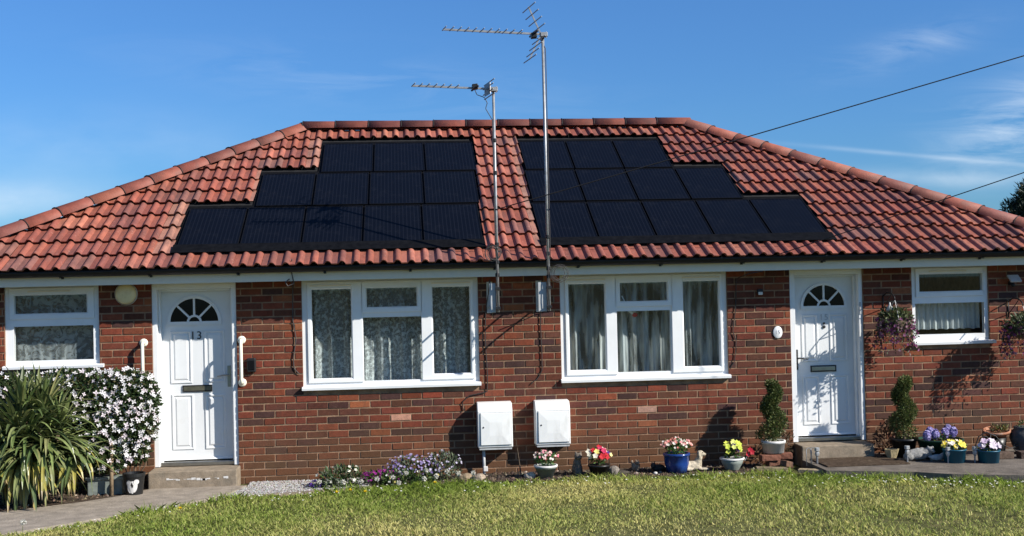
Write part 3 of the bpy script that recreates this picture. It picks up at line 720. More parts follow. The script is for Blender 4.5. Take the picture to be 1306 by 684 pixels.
# ---- doors
def arc_ring(m, cx_, cz_, r0, r1, y0, y1, a0=0, a1=180, n=28):
    V = []
    for i in range(n+1):
        a = R(a0+(a1-a0)*i/n)
        for r, y in ((r0, y1), (r0, y0+.003), (r0+.004, y0), (r1-.004, y0), (r1, y0+.003), (r1, y1)): V.append((cx_+r*math.cos(a), y, cz_+r*math.sin(a)))
    F = [(i*6+k, (i+1)*6+k, (i+1)*6+k+1, i*6+k+1) for i in range(n) for k in range(5)]
    m.add(V, F)
def door(label, num, x0, x1, lx0, lx1, z0, fan, panels, letter, hx, hinge_left, numspec):
    YF = .17                                    # leaf face
    m = MB(); m.box(lx0, lx1, YF, YF+.044, z0+.03, 2.118)
    for (a, b, c, d) in panels:                # raised and fielded panels
        m.ring(a, b, c, d, .030, YF-.010, YF+.004, .014)
        V = []
        for dd, y in ((.034, YF+.001), (.052, YF-.009), (.056, YF-.009)): V += [(a+dd, y, c+dd), (b-dd, y, c+dd), (b-dd, y, d-dd), (a+dd, y, d-dd)]
        m.add(V, [(i*4+j, i*4+(j+1) % 4, (i+1)*4+(j+1) % 4, (i+1)*4+j) for i in range(2) for j in range(4)] + [(8,9,10,11)])
    leaf = m.build('door', 'door', house); plab(leaf, label)
    # outer frame: jambs and head, flush with the brick face
    m = MB()
    m.box(x0, lx0-.004, .02, .235, z0-.02, 2.2); m.box(lx1+.004, x1, .02, .235, z0-.02, 2.2); m.box(lx0-.004, lx1+.004, .021, .234, 2.122, 2.2)
    m.box(lx0-.0035, lx0+.018, .10, .168, z0, 2.121); m.box(lx1-.018, lx1+.0035, .10, .168, z0, 2.121); m.box(lx0+.018, lx1-.018, .10, .168, 2.10, 2.121)
    m.build('door_frame', 'upvc', leaf, bevel=.004)
    m = MB(); m.box(lx0-.003, lx1+.003, .06, .235, z0-.022, z0+.022); m.build('threshold', 'chrome', leaf, bevel=.006)
    m = MB(); V = [(lx0+.01,YF,z0+.06), (lx1-.01,YF,z0+.06), (lx1-.01,YF-.03,z0+.035), (lx0+.01,YF-.03,z0+.035), (lx1-.01,YF-.002,z0+.030), (lx0+.01,YF-.002,z0+.030)]
    m.add(V, [(0,3,2,1), (3,5,4,2), (0,5,3), (1,2,4)]); m.build('weather_bar', 'upvc', leaf)
    # fanlight
    cx_, cz_, r = fan
    m = MB(); n = 28
    V = [(cx_, YF-.003, cz_+.006)] + [(cx_+(r-.02)*math.cos(math.pi*i/n), YF-.003, cz_+.006+(r-.02)*math.sin(math.pi*i/n)) for i in range(n+1)]
    m.add(V, [(0, i+2, i+1) for i in range(n)]); m.build('fanlight_glass', 'gloss', leaf)
    m = MB(); arc_ring(m, cx_, cz_, r-.035, r, YF-.022, YF); arc_ring(m, cx_, cz_, .058, .082, YF-.018, YF-.001, n=18)
    m.box(cx_-r+.004, cx_+r-.004, YF-.021, YF-.0005, cz_-.030, cz_+.008)
    for a in (45, 90, 135):
        ca, sa = math.cos(R(a)), math.sin(R(a)); mid_ = (.07+r-.02)/2
        m.obox((cx_+ca*mid_, YF-.010, cz_+sa*mid_), ((ca,0,sa), (0,1,0), (-sa,0,ca)), ((r-.09)/2, .0085, .011))
    m.build('fanlight_trim', 'door', leaf)
    a, b, c, d = letter
    m = MB(); m.ring(a, b, c, d, .014, YF-.016, YF-.001, .005); lb = m.build('letterbox', 'black' if num == '15' else 'black', leaf)
    m = MB(); m.box(a+.013, b-.013, YF-.013, YF-.002, c+.013, d-.013); m.build('letter_flap', 'chrome' if num == '15' else 'brass', lb, bevel=.003) if False else m.build('letter_flap', 'chrome' if num == '15' else 'brass', leaf, bevel=.003)
    # lever handle on a long plate
    sgn = -1 if not hinge_left else 1
    m = MB(); m.box(hx-.018, hx+.018, YF-.012, YF-.0005, 1.030, 1.265)
    m.tube([(hx,YF-.01,1.165), (hx,YF-.055,1.165)], .010, 10)
    m.tube([(hx,YF-.052,1.165), (hx-sgn*.03,YF-.056,1.167), (hx-sgn*.08,YF-.056,1.160), (hx-sgn*.125,YF-.050,1.152)], [.010,.009,.008,.007], 10)
    m.lathe((hx, YF-.010, 1.075), [(.012,0), (.012,.008), (.001,.009)], 12, axis='y')
    m.build('handle', 'chrome' if num == '13' else 'black', leaf, bevel=.003)
    # numerals
    nx, nz, sz, mt, gap = numspec
    for i, ch in enumerate(num): text_mesh(ch, sz, (nx+(i-.5)*gap, YF-.004, nz), leaf, 'house_number', mt)
    return leaf
d13 = door('white panelled front door numbered 13', '13', -2.722, -1.815, -2.665, -1.872, .205, (-2.292,1.757,.296),
     [(-2.560,-2.328,1.082,1.662), (-2.192,-1.965,1.085,1.662), (-2.552,-2.318,.350,.962), (-2.194,-1.968,.350,.952)], (-2.434,-2.112,.985,1.060), -1.925, True, (-2.278,1.605,.125,'ink',.07))
d15 = door('white panelled front door with black handle', '15', 4.425, 5.285, 4.492, 5.235, .235, (4.874,1.757,.280),
     [(4.602,4.800,1.122,1.668), (4.938,5.150,1.122,1.668), (4.604,4.806,.390,.958), (4.935,5.156,.390,.962)], (4.700,5.005,1.000,1.075), 4.535, False, (4.873,1.628,.10,'inkgrey',.06))
m = MB(); m.lathe((4.873, .168, 1.560), [(.014,0), (.014,.012), (.001,.014)], 12, axis='y'); m.lathe((4.873, .168, 1.520), [(.018,0), (.018,.010), (.001,.012)], 12, axis='y'); m.build('spyhole', 'black', d15)
m = MB(); m.box(5.245, 5.265, .010, .022, 1.66, 1.80); m.build('hinge', 'grey', d15, bevel=.003)
# concrete doorsteps
m = MB(); m.box(-2.735, -1.80, -.30, .10, -.06, .178); plab(m.build('doorstep', 'concrete', house, bevel=.012), 'worn concrete doorstep with flaking paint')
m = MB(); m.box(4.435, 5.275, -.26, .10, -.06, .205); m.build('doorstep', 'concrete', house, bevel=.012)
fl = MB()
for i in range(16):
    x_ = rng.uniform(-2.62, -1.9); fl.box(x_, x_+rng.uniform(.012, .05), -.3022, -.2995, .085+rng.uniform(-.012, .012), .098+rng.uniform(-.006, .014))
fl.build('paint_flakes', 'potwhite', house)

# ------------------------------------------------------------------ solar panels
def make_panel():
    root = bpy.data.objects.new('solar_module', None); col.objects.link(root)
    w_, h_ = PW-.022, PH-.030
    m = MB(); m.box(.009, w_-.009, .012, h_-.012, .022, .030); m.build('cell_sheet', 'cells', root)
    m = MB()
    for (a, b, c, d) in ((0, w_, 0, .0118), (0, w_, h_-.0118, h_), (0, .0088, .012, h_-.012), (w_-.0088, w_, .012, h_-.012)): m.box(a, b, c, d, .012, .034)
    m.build('panel_frame', 'frameblk', root)
    return root
proto = make_panel(); first = True
Mrot = Matrix(((1,0,0), (0,es[1],nf[1]), (0,es[2],nf[2])))
ordn = ['first', 'second', 'third', 'fourth', 'fifth']
for side, cnt, EX in (('left', left_n, LX), ('right', right_n, RX)):
    for lv in range(3):
        rown = ['bottom', 'middle', 'top'][lv]
        for j in range(cnt[lv]):
            p = proto if first else copy_tree(proto); first = False
            pw_ = (EX[lv][1]-EX[lv][0])/cnt[lv]; x_ = EX[lv][0]+j*pw_+.011; p.scale = ((pw_-.022)/(PW-.022), 1, 1)
            p.rotation_euler = Mrot.to_euler(); p.location = RP(x_, rowsS[lv]+.006, .002+.001*lv)
            pos = 'leftmost' if j == 0 else 'rightmost' if j == cnt[lv]-1 else ordn[j]+' from the left'
            tag(p, f'black solar panel, {pos} in the {rown} row of the {side} roof array', 'solar panel', 'solar panels set into the roof')

# ------------------------------------------------------------------ curtains
def curtain(name, label, x0, x1, z0, z1, y, mat, amp, waves, seed, scallop=0, gather=None):
    r_ = np.random.default_rng(seed); m = MB(); nx, nz = 140, 14
    ph1, ph2 = r_.uniform(0, 6, 2); V = []
    for i in range(nx+1):
        t = i/nx; x = x0+(x1-x0)*t
        fy = amp*(math.sin(waves*6.283*t+ph1+1.2*math.sin(5*t+ph2)) + .4*math.sin(waves*2.3*6.283*t+ph2))
        for j in range(nz+1):
            s = j/nz; zz = z0+(z1-z0)*s
            if scallop: zz += scallop*abs(math.sin(math.pi*t*(x1-x0)/.11))*(1-s)**6
            xx = x
            if gather: xx = gather(x, s)
            V.append((xx, y+fy*(1-.35*s), zz))
    F = [(i*(nz+1)+j, (i+1)*(nz+1)+j, (i+1)*(nz+1)+j+1, i*(nz+1)+j+1) for i in range(nx) for j in range(nz)]
    m.add(V, F); o = m.build(name, mat, None, smooth=True, origin=((x0+x1)/2, y, z0)); return tag(o, label, 'curtain')
curtain('net_curtain', 'white floral lace net curtain in the wide window beside door 13', -1.04, .80, 1.02, 2.16, .20, 'lace', .036, 9, 1, .02)
curtain('net_curtain', 'grey swirl patterned net in the small window behind the spiky plant', -4.23, -3.33, 1.36, 2.16, .17, 'swirl', .006, 5, 2)
curtain('net_curtain', 'pleated half net hanging in the small window by the hanging baskets', 5.90, 6.76, 1.45, 1.80, .17, 'net', .016, 13, 3, .012)
def gl(c): return lambda x, s: x + (c-x)*.07*math.sin(min(1, (1-s)*1.6)*1.57)
curtain('sheer_curtain', 'sheer white drape at the left end of the wide window right of the aerials', 1.80, 2.46, 1.03, 2.16, .22, 'sheer', .035, 4, 4, 0, gl(1.95))
curtain('sheer_curtain', 'sheer white drape in the middle of the wide window right of the aerials', 2.36, 3.12, 1.03, 2.16, .25, 'sheer', .04, 5, 5, 0, gl(2.75))
curtain('sheer_curtain', 'sheer white drape at the right end of the wide window right of the aerials', 3.08, 3.67, 1.03, 2.16, .22, 'sheer', .035, 4, 6, 0, gl(3.35))
t = thing('window_ornament', 'small red and white hanging ornament inside the wide right window', 'ornament', (2.60, .12, 1.72))
m = MB(); m.obox((2.515,.12,1.905), ((.45,0,-.9),(0,1,0),(.9,0,.45)), (.035,.004,.006)); m.obox((2.60,.12,1.745), ((.6,0,.8),(0,1,0),(-.8,0,.6)), (.012,.003,.03)); m.build('strap', 'upvc', t)
m = MB(); m.ell((2.645,.12,1.715), (.032,.008,.026)); m.build('charm', 'red', t, smooth=True)

# ------------------------------------------------------------------ fittings on the wall
t = thing('wall_light', 'round cream bulkhead light under the eaves left of door 13', 'wall light', (-2.987,-.03,2.085))
m = MB(); m.lathe((-2.987,.0,2.085), [(.001,.0), (.122,.0), (.122,.022), (.116,.03)], 32, axis='y'); m.build('base', 'potwhite', t, smooth=True)
m = MB(); m.lathe((-2.987,.0,2.085), [(.112,.028), (.110,.045), (.090,.066), (.05,.078), (.001,.082)], 32, axis='y'); m.build('diffuser', 'cream', t, smooth=True)
def grab(label, x, z0, z1):
    t = thing('grab_rail', label, 'grab rail', (x, -.07, z0))
    m = MB(); m.tube([(x,-.005,z1), (x,-.062,z1), (x,-.078,z1-.012), (x,-.085,z1-.035), (x,-.085,z0+.035), (x,-.078,z0+.012), (x,-.062,z0), (x,-.005,z0)], .0185, 14); m.build('rail', 'rail', t, smooth=True)
    for z in (z0, z1):
        m = MB(); m.lathe((x,-.0,z), [(.045,0), (.045,.010), (.038,.018), (.022,.024)], 20, axis='y'); m.build('flange', 'rail', t, smooth=True)
grab('white vertical grab rail left of door 13, above the clematis', -2.812, 1.10, 1.550)
grab('white vertical grab rail right of door 13, beside the black box', -1.760, 1.085, 1.552)
t = thing('key_safe', 'small black box on the bricks right of the grab rail', 'key safe', (-1.655,-.03,1.195))
m = MB(); m.box(-1.705,-1.607,-.052,.0,1.198,1.352); m.build('case', 'black', t, bevel=.012)
m = MB(); m.box(-1.692,-1.620,-.060,-.0515,1.225,1.325); m.build('cover', 'frameblk', t, bevel=.006)
t = thing('number_plaque', 'white oval number plaque reading 15 on the bricks beside the door', 'plaque', (4.268,-.01,1.478))
m = MB(); m.lathe((0,0,0), [(.001,.0), (.058,.0), (.060,.008), (.054,.013), (.001,.014)], 32, axis='y')
m.v = [np.concatenate([v[:, :1]*.92, v[:, 1:2], v[:, 2:]*1.18], 1)+np.array([4.268,0,1.478]) for v in m.v]; m.build('plate', 'upvc', t, smooth=True)
text_mesh('15', .062, (4.268,-.0155,1.478), t, 'numeral', 'inkgrey', .0012)
t = thing('security_sensor', 'small square sensor under the eaves left of door 15', 'sensor', (4.067,-.03,1.95))
m = MB(); m.box(4.035,4.10,-.04,.0,1.925,1.975); m.build('housing', 'black', t, bevel=.006); m = MB(); m.box(4.042,4.093,-.052,-.041,1.910,1.945); m.build('lens', 'potwhite', t, bevel=.008)
t = thing('security_light', 'small tilted floodlight on the wall at the far right', 'light', (7.05,-.08,2.0))
m = MB(); m.obox((7.05,-.11,2.03), ((1,0,0),(0,.8,.6),(0,-.6,.8)), (.065,.06,.012)); m.build('lamp_head', 'grey', t, bevel=.005)
m = MB(); m.box(7.03,7.07,-.06,.0,1.955,2.0); m.ell((7.05,-.07,1.955), (.024,.024,.024)); m.build('bracket', 'black', t)
# meter boxes
def meter(label, x0, x1, z0, z1, pipe):
    t = thing('meter_box', label, 'meter box', ((x0+x1)/2, -.1, z0), 'meter boxes on the wall')
    d = .19; m = MB(); V = []
    for x in (x0, x1): V += [(x,0,z0+.02), (x,-d+.02,z0+.02), (x,-d,z0+.03), (x,-d-.004,z1-.085), (x,-d+.055,z1-.004), (x,-d+.075,z1), (x,0,z1+.006)]
    F = [(i, (i+1) % 7, 7+(i+1) % 7, 7+i) for i in range(7)] + [(6,5,4,3,2,1,0), (7,8,9,10,11,12,13)]
    m.add(V, F); m.build('cabinet', 'meter', t, bevel=.008)
    m = MB(); m.box(x0+.012, x1-.012, -d+.012, -.0, z0, z0+.019); m.build('base', 'grey', t, bevel=.003)
    m = MB(); a, b, c, e = x0+.030, x1-.020, z0+.055, z1-.105
    m.box(a-.006, b+.006, -d-.0055, -d-.001, c-.006, e+.006); m.build('door_seal', 'grey', t)
    m = MB(); cx_, cz_ = (a+b)/2, (c+e)/2
    def rr(k, y): return [(cx_+(a-cx_)*k, y, cz_+(c-cz_)*k), (cx_+(b-cx_)*k, y, cz_+(c-cz_)*k), (cx_+(b-cx_)*k, y, cz_+(e-cz_)*k), (cx_+(a-cx_)*k, y, cz_+(e-cz_)*k)]
    V = rr(1, -d-.004) + rr(1, -d-.012) + rr(.985, -d-.015) + rr(.42, -d-.021)
    m.add(V, [(i*4+j, i*4+(j+1) % 4, (i+1)*4+(j+1) % 4, (i+1)*4+j) for i in range(3) for j in range(4)] + [(12,13,14,15)]); m.build('door', 'meter', t)
    m = MB(); m.lathe((a+.03,-d-.014,cz_+.02), [(.009,0), (.009,.006), (.001,.007)], 10, axis='y'); m.build('lock', 'black', t)
    if pipe:
        m = MB(); m.tube([(x0+.065,-.09,z0+.001), (x0+.065,-.09,-.03)], .017, 12); m.build('pipe', 'grey', t, smooth=True)
        m = MB(); m.box(x0+.055, x0+.105, -.12, -.075, .03, .085); m.build('pipe_clip', 'potwhite', t, bevel=.006)
meter('white meter box on a grey pipe, below the shorter aerial', .806, 1.190, .275, .788, True)
meter('white meter box over the pot of small pink flowers, below the taller aerial', 1.446, 1.832, .285, .788, False)

# ------------------------------------------------------------------ aerials
def wavy(pts, n=24):
    P = np.array(pts, float); t = np.linspace(0, len(P)-1, n); return np.stack([np.interp(t, range(len(P)), P[:, i]) for i in range(3)], 1)
def coil(cen, r, nloop, seed, tilt=.2, tail=None):
    r_ = np.random.default_rng(seed); pts = []
    for i in range(nloop*18):
        a = i/18*6.283; rr = r*(.92+.16*math.sin(a*.37+seed)+.12*math.sin(a*.93+1)); pts.append((cen[0]+rr*math.cos(a)+.012*math.sin(a*.21), cen[1]+.012*math.sin(a*.5)+tilt*.02*math.cos(a), cen[2]+rr*1.05*math.sin(a)))
    if tail: pts += tail
    return pts
def aerial(label, x, ztop, zbot, boom_x0, boom_z0, boom_z1, nd_, big):
    y = -.55; t = thing('tv_aerial', label, 'aerial', (x, y, zbot))
    lean = -.004 if big else .0
    m = MB(); m.tube([(x,y,zbot), (x+lean,y,ztop)], .0145 if not big else .0165, 12); m.build('mast', 'steel', t, smooth=True)
    m = MB()
    for z in (zbot+.05, zbot+.26): m.tube([(x,y,z), (x-.05,-.3,z), (x-.05,-.0,z)], .011, 8)
    m.box(x-.085, x-.02, -.012, -.001, zbot-.02, zbot+.33); m.box(x-.088 if not big else x-.115, x-.022, y+.02, y+.06, zbot-.005, zbot+.31)
    m.build('wall_bracket', 'grey', t, bevel=.003)
    for z in (zbot+.045, zbot+.255): m = MB(); m.box(x-.026, x+.026, y-.030, y+.030, z-.014, z+.014); m.build('clamp', 'black', t)
    for z in ((2.20, 2.34, 2.53, 3.30, 3.65) if not big else (2.17, 2.26, 2.42, 2.60)): m = MB(); m.lathe((x,y,z-.02), [(.021,0), (.0235,.005), (.0235,.035), (.021,.04)], 10); m.build('tape_band', 'black', t)
    b0 = np.array([boom_x0, y-.02, boom_z0]); b1 = np.array([x+.035, y-.03, boom_z1])
    m = MB(); m.obox((b0+b1)/2, ((b1-b0)/np.linalg.norm(b1-b0), (0,1,0), (0,0,1)), (np.linalg.norm(b1-b0)/2, .010, .010)); m.build('boom', 'steel', t)
    m = MB(); hl = .115
    dirv = np.array([.16, -1, .0]); dirv /= np.linalg.norm(dirv)
    for i in range(nd_):
        c = b0 + (b1-b0)*(.012 + i*(.80 if big else .60)/(nd_-.0)); c = c+np.array([0,0,.012])
        m.tube([c-dirv*hl, c+dirv*hl], .0055, 6)
    m.build('director', 'steel', t)
    c = b0 + (b1-b0)*(.875 if big else .74)
    m = MB(); m.obox(c+np.array([0,0,-.02 if big else .015]), ((1,0,.1),(0,1,0),(-.1,0,1)), (.030,.055,.026)); m.tube([c-dirv*.16+np.array([0,0,.0]), c+dirv*.16], .012, 8); m.build('dipole', 'black', t, bevel=.005)
    m = MB()
    hub = b1 - np.array([.06 if big else .10, 0, 0])
    if big:
        for sg, L_ in ((1, .30), (-1, .27)):
            ed = np.array([-.13, 0, sg*L_]); m.obox(hub+ed/2, (ed/np.linalg.norm(ed), (0,1,0), np.cross(ed/np.linalg.norm(ed), (0,1,0))), (np.linalg.norm(ed)/2, .009, .007))
            for k in range(4):
                p = hub+ed*(.22+.25*k); m.tube([p-dirv*.26, p+dirv*.26], .0055, 6)
    else:
        for sg in (1, -1):
            ed = np.array([.02, 0, sg*.075]); 
            for k in range(2): p = hub+ed*(.4+.6*k); m.tube([p-dirv*.24, p+dirv*.24], .006, 6)
        m.obox(hub, ((.35,-.9,.1),(0,.1,1),(.9,.35,0)), (.075,.065,.003))
    m.build('reflector', 'steel', t)
    m = MB(); m.box(x-.03, x+.045, y-.05, y+.03, boom_z1-.022, boom_z1+.022); m.tube([(x+.03,y-.04,boom_z1+.03), (x+.03,y-.04,boom_z1-.04)], .006, 6); m.build('boom_clamp', 'steel', t, bevel=.004)
    m = MB()
    if big: pts = [c+np.array([.0,0,-.04]), c+np.array([.08,0,-.06]), (x-.03,y,boom_z1-.05), (x+.022,y-.014,boom_z1-.15), (x+.022,y-.014,3.4), (x+.022,y-.014,2.35)]
    else: pts = [c+np.array([.0,0,-.02]), c+np.array([.02,0,-.07]), c+np.array([.10,0,-.10]), c+np.array([.13,0,-.16]), c+np.array([.11,0,-.22]), c+np.array([.15,0,-.29]), (x-.018,y-.014,boom_z1-.33), (x-.018,y-.014,3.2), (x-.018,y-.014,2.5)]
    m.tube(wavy(pts, 40), .0045, 6)
    cc = (x-.045,y-.03,2.425) if not big else (x+.115,y-.03,2.195)
    m.tube(coil(cc, .080 if not big else .085, 5, 3 if big else 2), .0028, 5)
    m.tube(wavy([(x-.02,y-.015,2.5), (x+.0,y-.024,2.2), (x-.02,y-.02,1.95), (x-.01,y-.02,zbot+.01)], 14), .005, 6)
    m.build('lead', 'cablegrey' , t, smooth=True)
aerial('shorter TV aerial on a steel mast left of the taller one', 1.032, 4.215, 1.80, .164, 4.243, 4.198, 7, False)
aerial('taller TV aerial with an open V reflector on a long steel mast', 1.585, 4.80, 1.80, .504, 4.846, 4.785, 11, True)

# ------------------------------------------------------------------ overhead wires and loose cables
def cat(p, q, sag, n=40):
    p, q = np.array(p), np.array(q); t = np.linspace(0, 1, n)[:, None]; P = p+(q-p)*t; P[:, 2] -= (4*sag*t*(1-t))[:, 0]; return P
m = MB(); p = np.array((1.02,-.56,2.90)); d_ = np.array((6.362-1.02, -1.77+.56, 4.353-2.90)); m.tube(cat(p, p+d_*3.4, .06), .0065, 6)
tag(m.build('telephone_wire', 'wire', smooth=True, origin=(1.02,-.56,2.90)), 'upper overhead wire running to the shorter aerial mast', 'overhead wire')
m = MB(); p = np.array((4.07,-.42,2.33)); d_ = np.array((6.33-4.07, -1.77+.42, 3.17-2.33)); m.tube(cat(p, p+d_*6, .10), .0055, 6)
m.tube([(4.07,-.31,2.30), (4.07,-.36,2.36), (4.07,-.42,2.33)], .006, 6)
tag(m.build('telephone_wire', 'wire', smooth=True, origin=(4.07,-.42,2.33)), 'lower overhead wire fixed to the eaves left of door 15', 'overhead wire')
def loose(label, pts, r=.0055, mat='cable', n=40):
    m = MB(); P = wavy(pts, n); P[:, 0] += .006*np.sin(np.linspace(0, 19, n)); m.tube(P, r, 6)
    return tag(m.build('wall_cable', mat, smooth=True, origin=pts[0]), label, 'cable')
loose('thin grey cable hooked on the eaves and looping down beside the lace window', [(-1.16,-.42,2.42), (-1.185,-.36,2.33), (-1.17,-.33,2.25), (-1.145,-.315,2.16), (-1.22,-.315,2.13), (-1.25,-.315,2.17), (-1.20,-.31,2.21), (-1.185,-.02,2.15), (-1.20,-.012,1.75), (-1.175,-.012,1.55), (-1.20,-.012,1.35), (-1.19,-.012,1.22), (-1.14,-.012,1.16)], .006, 'cablegrey', 70)
loose('dark cable running down the bricks to the left meter box', [(.965,-.30,2.15), (.935,-.012,1.85), (.925,-.012,1.45), (.930,-.012,1.05), (.935,-.012,.90), (.72,-.012,.865), (.655,-.012,.80), (.66,-.012,.70)])
loose('dark cable trailing down the bricks below the taller aerial', [(1.57,-.30,1.95), (1.555,-.012,1.78), (1.545,-.012,1.35), (1.56,-.012,1.13), (1.48,-.012,1.02), (1.42,-.012,.97)])
loose('dark cable on the bricks right of the wide right-hand window', [(4.02,-.315,2.18), (3.86,-.315,2.155), (3.80,-.02,2.10), (3.775,-.012,1.75), (3.75,-.012,1.50), (3.775,-.012,1.40), (3.755,-.012,1.15), (3.70,-.012,1.08)])

# ------------------------------------------------------------------ plants
def rdir(n): v = rng.normal(0, 1, (n, 3)); return v/np.linalg.norm(v, axis=1)[:, None]
def flower_batch(mb, C, Nn, r, k, cols, wide=.9):
    """k-petalled flowers; C centres, Nn facing"""
    C = np.asarray(C, float); n = len(C); Nn = np.asarray(Nn, float); Nn = Nn/np.linalg.norm(Nn, axis=1)[:, None]
    a = np.cross(Nn, np.array([.3, .2, 1.])); a /= np.linalg.norm(a, axis=1)[:, None]; b = np.cross(Nn, a); ph0 = rng.uniform(0, 6.28, n)
    r = np.broadcast_to(r, (n,))
    for i in range(k):
        t = ph0+i*6.283/k; d = a*np.cos(t)[:, None]+b*np.sin(t)[:, None]+Nn*.25
        mb.leaves(C, d, Nn, r, r*wide, cols)
def foliage(mb, cen, rad, n, ln, wd, pal, shell=.5, upb=.3):
    d = rdir(n); rr = rng.uniform(shell, 1, n)**.6
    P = np.array(cen) + d*np.array(rad)*rr[:, None]
    dd = d*.7 + rdir(n)*.8 + np.array([0, 0, upb]); mb.leaves(P, dd, rdir(n)+d, rng.uniform(.6, 1.3, n)*ln, rng.uniform(.7, 1.2, n)*wd, pick(pal, n, .25), .1)
GREENS = [(.035,.075,.016), (.055,.11,.022), (.025,.052,.014), (.085,.14,.03)]

# cordyline
cord = thing('cordyline', 'large spiky strap-leaved plant with yellow lower tips in the left bed', 'plant', (-3.72,-.95,0))
def straps(heads):
    m = MB()
    for (hc, n, l0, l1, e0, e1, yel) in heads:
        for i in range(n):
            az = rng.uniform(0, 6.283); el = R(rng.uniform(e0, e1)); Ln = rng.uniform(l0, l1); wd = rng.uniform(.016, .030)
            p = np.array(hc, float)+rng.normal(0, .025, 3); h = np.array([math.cos(az), math.sin(az), 0]); K = 9
            grav = rng.uniform(.35, 1.55)*(1 if el < R(60) else .4); e = el; pts = [p.copy()]; ds = []
            for k in range(K):
                dv = h*math.cos(e)+np.array([0, 0, math.sin(e)]); ds.append(dv); p = p+dv*Ln/K; pts.append(p.copy()); e = max(e-grav*(.25+1.2*k/K)/K*1.6, -1.5)
                if p[2] < .03: p[2] = .03
            pts = np.array(pts); sd = np.cross(h, (0,0,1)); V = []
            for k in range(K+1):
                t = k/K; w_ = wd*(.55+.9*t if t < .4 else .91*(1-((t-.4)/.6)**2.2)+.02); c_ = pts[k]
                dn = np.cross(sd, ds[min(k, K-1)])
                V += [c_-sd*w_, c_-dn*w_*.35, c_+sd*w_]
            base = jit([(.175,.215,.07), (.13,.165,.055), (.22,.245,.095), (.08,.11,.036)][rng.integers(4)], .2); cols = []; F = []
            ye = yel and pts[-1][2] < .32 and rng.uniform() < .5
            for k in range(K):
                tt = k/K; cc = np.array(base)
                if ye and tt > .55: cc = np.array([.34,.30,.07]) if tt < .85 else np.array([.36,.27,.13])
                elif tt > .92: cc = cc*.6+np.array([.12,.08,.03])
                F += [(k*3, k*3+1, k*3+4, k*3+3), (k*3+1, k*3+2, k*3+5, k*3+4)]; cols += [tuple(cc)]*2
            m.add(V, F, cols)
    return m
straps([((-3.80,-.95,.66), 150, .66, .92, -35, 60, True), ((-3.90,-.90,.62), 80, .55, .90, -40, 60, True), ((-3.55,-.92,.55), 40, .45, .72, -10, 45, True), ((-3.58,-1.05,.60), 60, .5, .85, -30, 40, True), ((-4.2,-.95,.60), 60, .55, .9, -20, 60, True),
        ((-3.75,-1.08,.52), 150, .46, .66, -50, 25, True), ((-3.30,-1.0,.50), 40, .40, .58, -45, 20, True), ((-4.15,-1.05,.52), 60, .45, .62, -50, 20, True),
        ((-3.66,-.88,.90), 60, .30, .56, 40, 88, False), ((-3.84,-.92,.88), 60, .30, .54, 38, 88, False), ((-3.50,-.87,.78), 40, .3, .5, 30, 75, False)]).build('leaves', 'strap', cord)
m = MB()
for (a, b) in (((-3.75,-.92,-.03), (-3.65,-.9,.86)), ((-3.85,-.9,-.03), (-3.82,-.92,.84)), ((-3.65,-.95,-.03), (-3.50,-.9,.72)), ((-3.95,-.9,-.03), (-4.15,-.95,.5))): m.tube(wavy([a, b], 6), [.045,.04,.038,.036,.034,.03], 8)
m.build('stem', 'bark', cord, smooth=True)
# clematis on its support
cle = thing('clematis', 'bushy clematis covered in white four-petalled flowers beside door 13', 'plant', (-3.05,-.5,0))
LP_ = [(.032,.060,.018), (.045,.08,.024), (.06,.095,.03), (.024,.042,.016), (.08,.075,.028)]
m = MB()
lobes = [((-2.95,-.42,1.00), (.36,.22,.30)), ((-3.25,-.45,1.02), (.36,.24,.28)), ((-2.85,-.42,.72), (.26,.22,.26)), ((-3.2,-.46,.72), (.36,.24,.30)), ((-2.88,-.42,.46), (.20,.16,.18)), ((-3.55,-.36,1.06), (.40,.22,.24)), ((-4.05,-.34,1.06), (.5,.2,.22)), ((-3.12,-.5,.42), (.26,.18,.2)), ((-4.5,-.34,1.0), (.4,.2,.26)), ((-2.75,-.36,.98), (.16,.16,.26))]
for c_, r_ in lobes: foliage(m, c_, r_, int(9000*r_[0]*r_[2]/.09*.5)+200, .045, .026, LP_, .25, .0)
m.build('foliage', 'leaf', cle)
m = MB(); C = []
dens_pts = []
while len(C) < 640:
    c_, r_ = lobes[rng.choice(len(lobes), p=[.17,.16,.14,.15,.07,.10,.05,.07,.02,.07])]
    d = rdir(1)[0]; d[1] = -abs(d[1])
    if d[1] > -.25 and d[2] < .6: continue
    C.append((np.array(c_)+d*np.array(r_)*1.05, d))
P = np.array([c[0] for c in C]); Nn = np.array([c[1] for c in C])*.6+np.array([.15,-.8,.35])+rng.normal(0, .42, (len(C), 3))
flower_batch(m, P, Nn, rng.uniform(.022, .036, len(C)), 4, pick([(.80,.77,.76), (.83,.80,.80), (.78,.68,.71)], len(C), .05), .60)
m.build('blossom', 'petal', cle)
m = MB()
for i in range(9):
    x_ = -3.2+.06*i; m.tube(wavy([(-3.0+rng.normal(0,.12),-.42,-.03), (x_,-.40,.3), (x_+rng.normal(0,.1),-.40,.7)], 8), .007, 5)
m.build('stem', 'bark', cle)
m = MB(); m.tube([(-3.037,-.64,-.03), (-3.035,-.62,.55)], .021, 8)
tag(m.build('wooden_stake', 'wood', smooth=True, origin=(-3.037,-.64,0)), 'round wooden stake in the bed in front of the clematis', 'stake')
t = thing('plant_pot', 'black pot with a pale leaf pattern at the foot of the clematis', 'pot', (-2.815,-.60,0))
m = MB(); m.lathe((-2.815,-.60,-.01), [(.001,.0), (.085,.0), (.108,.20), (.116,.20), (.116,.235), (.100,.235), (.095,.19), (.001,.19)], 28); m.build('pot', 'blackpot', t, smooth=False)
m = MB()
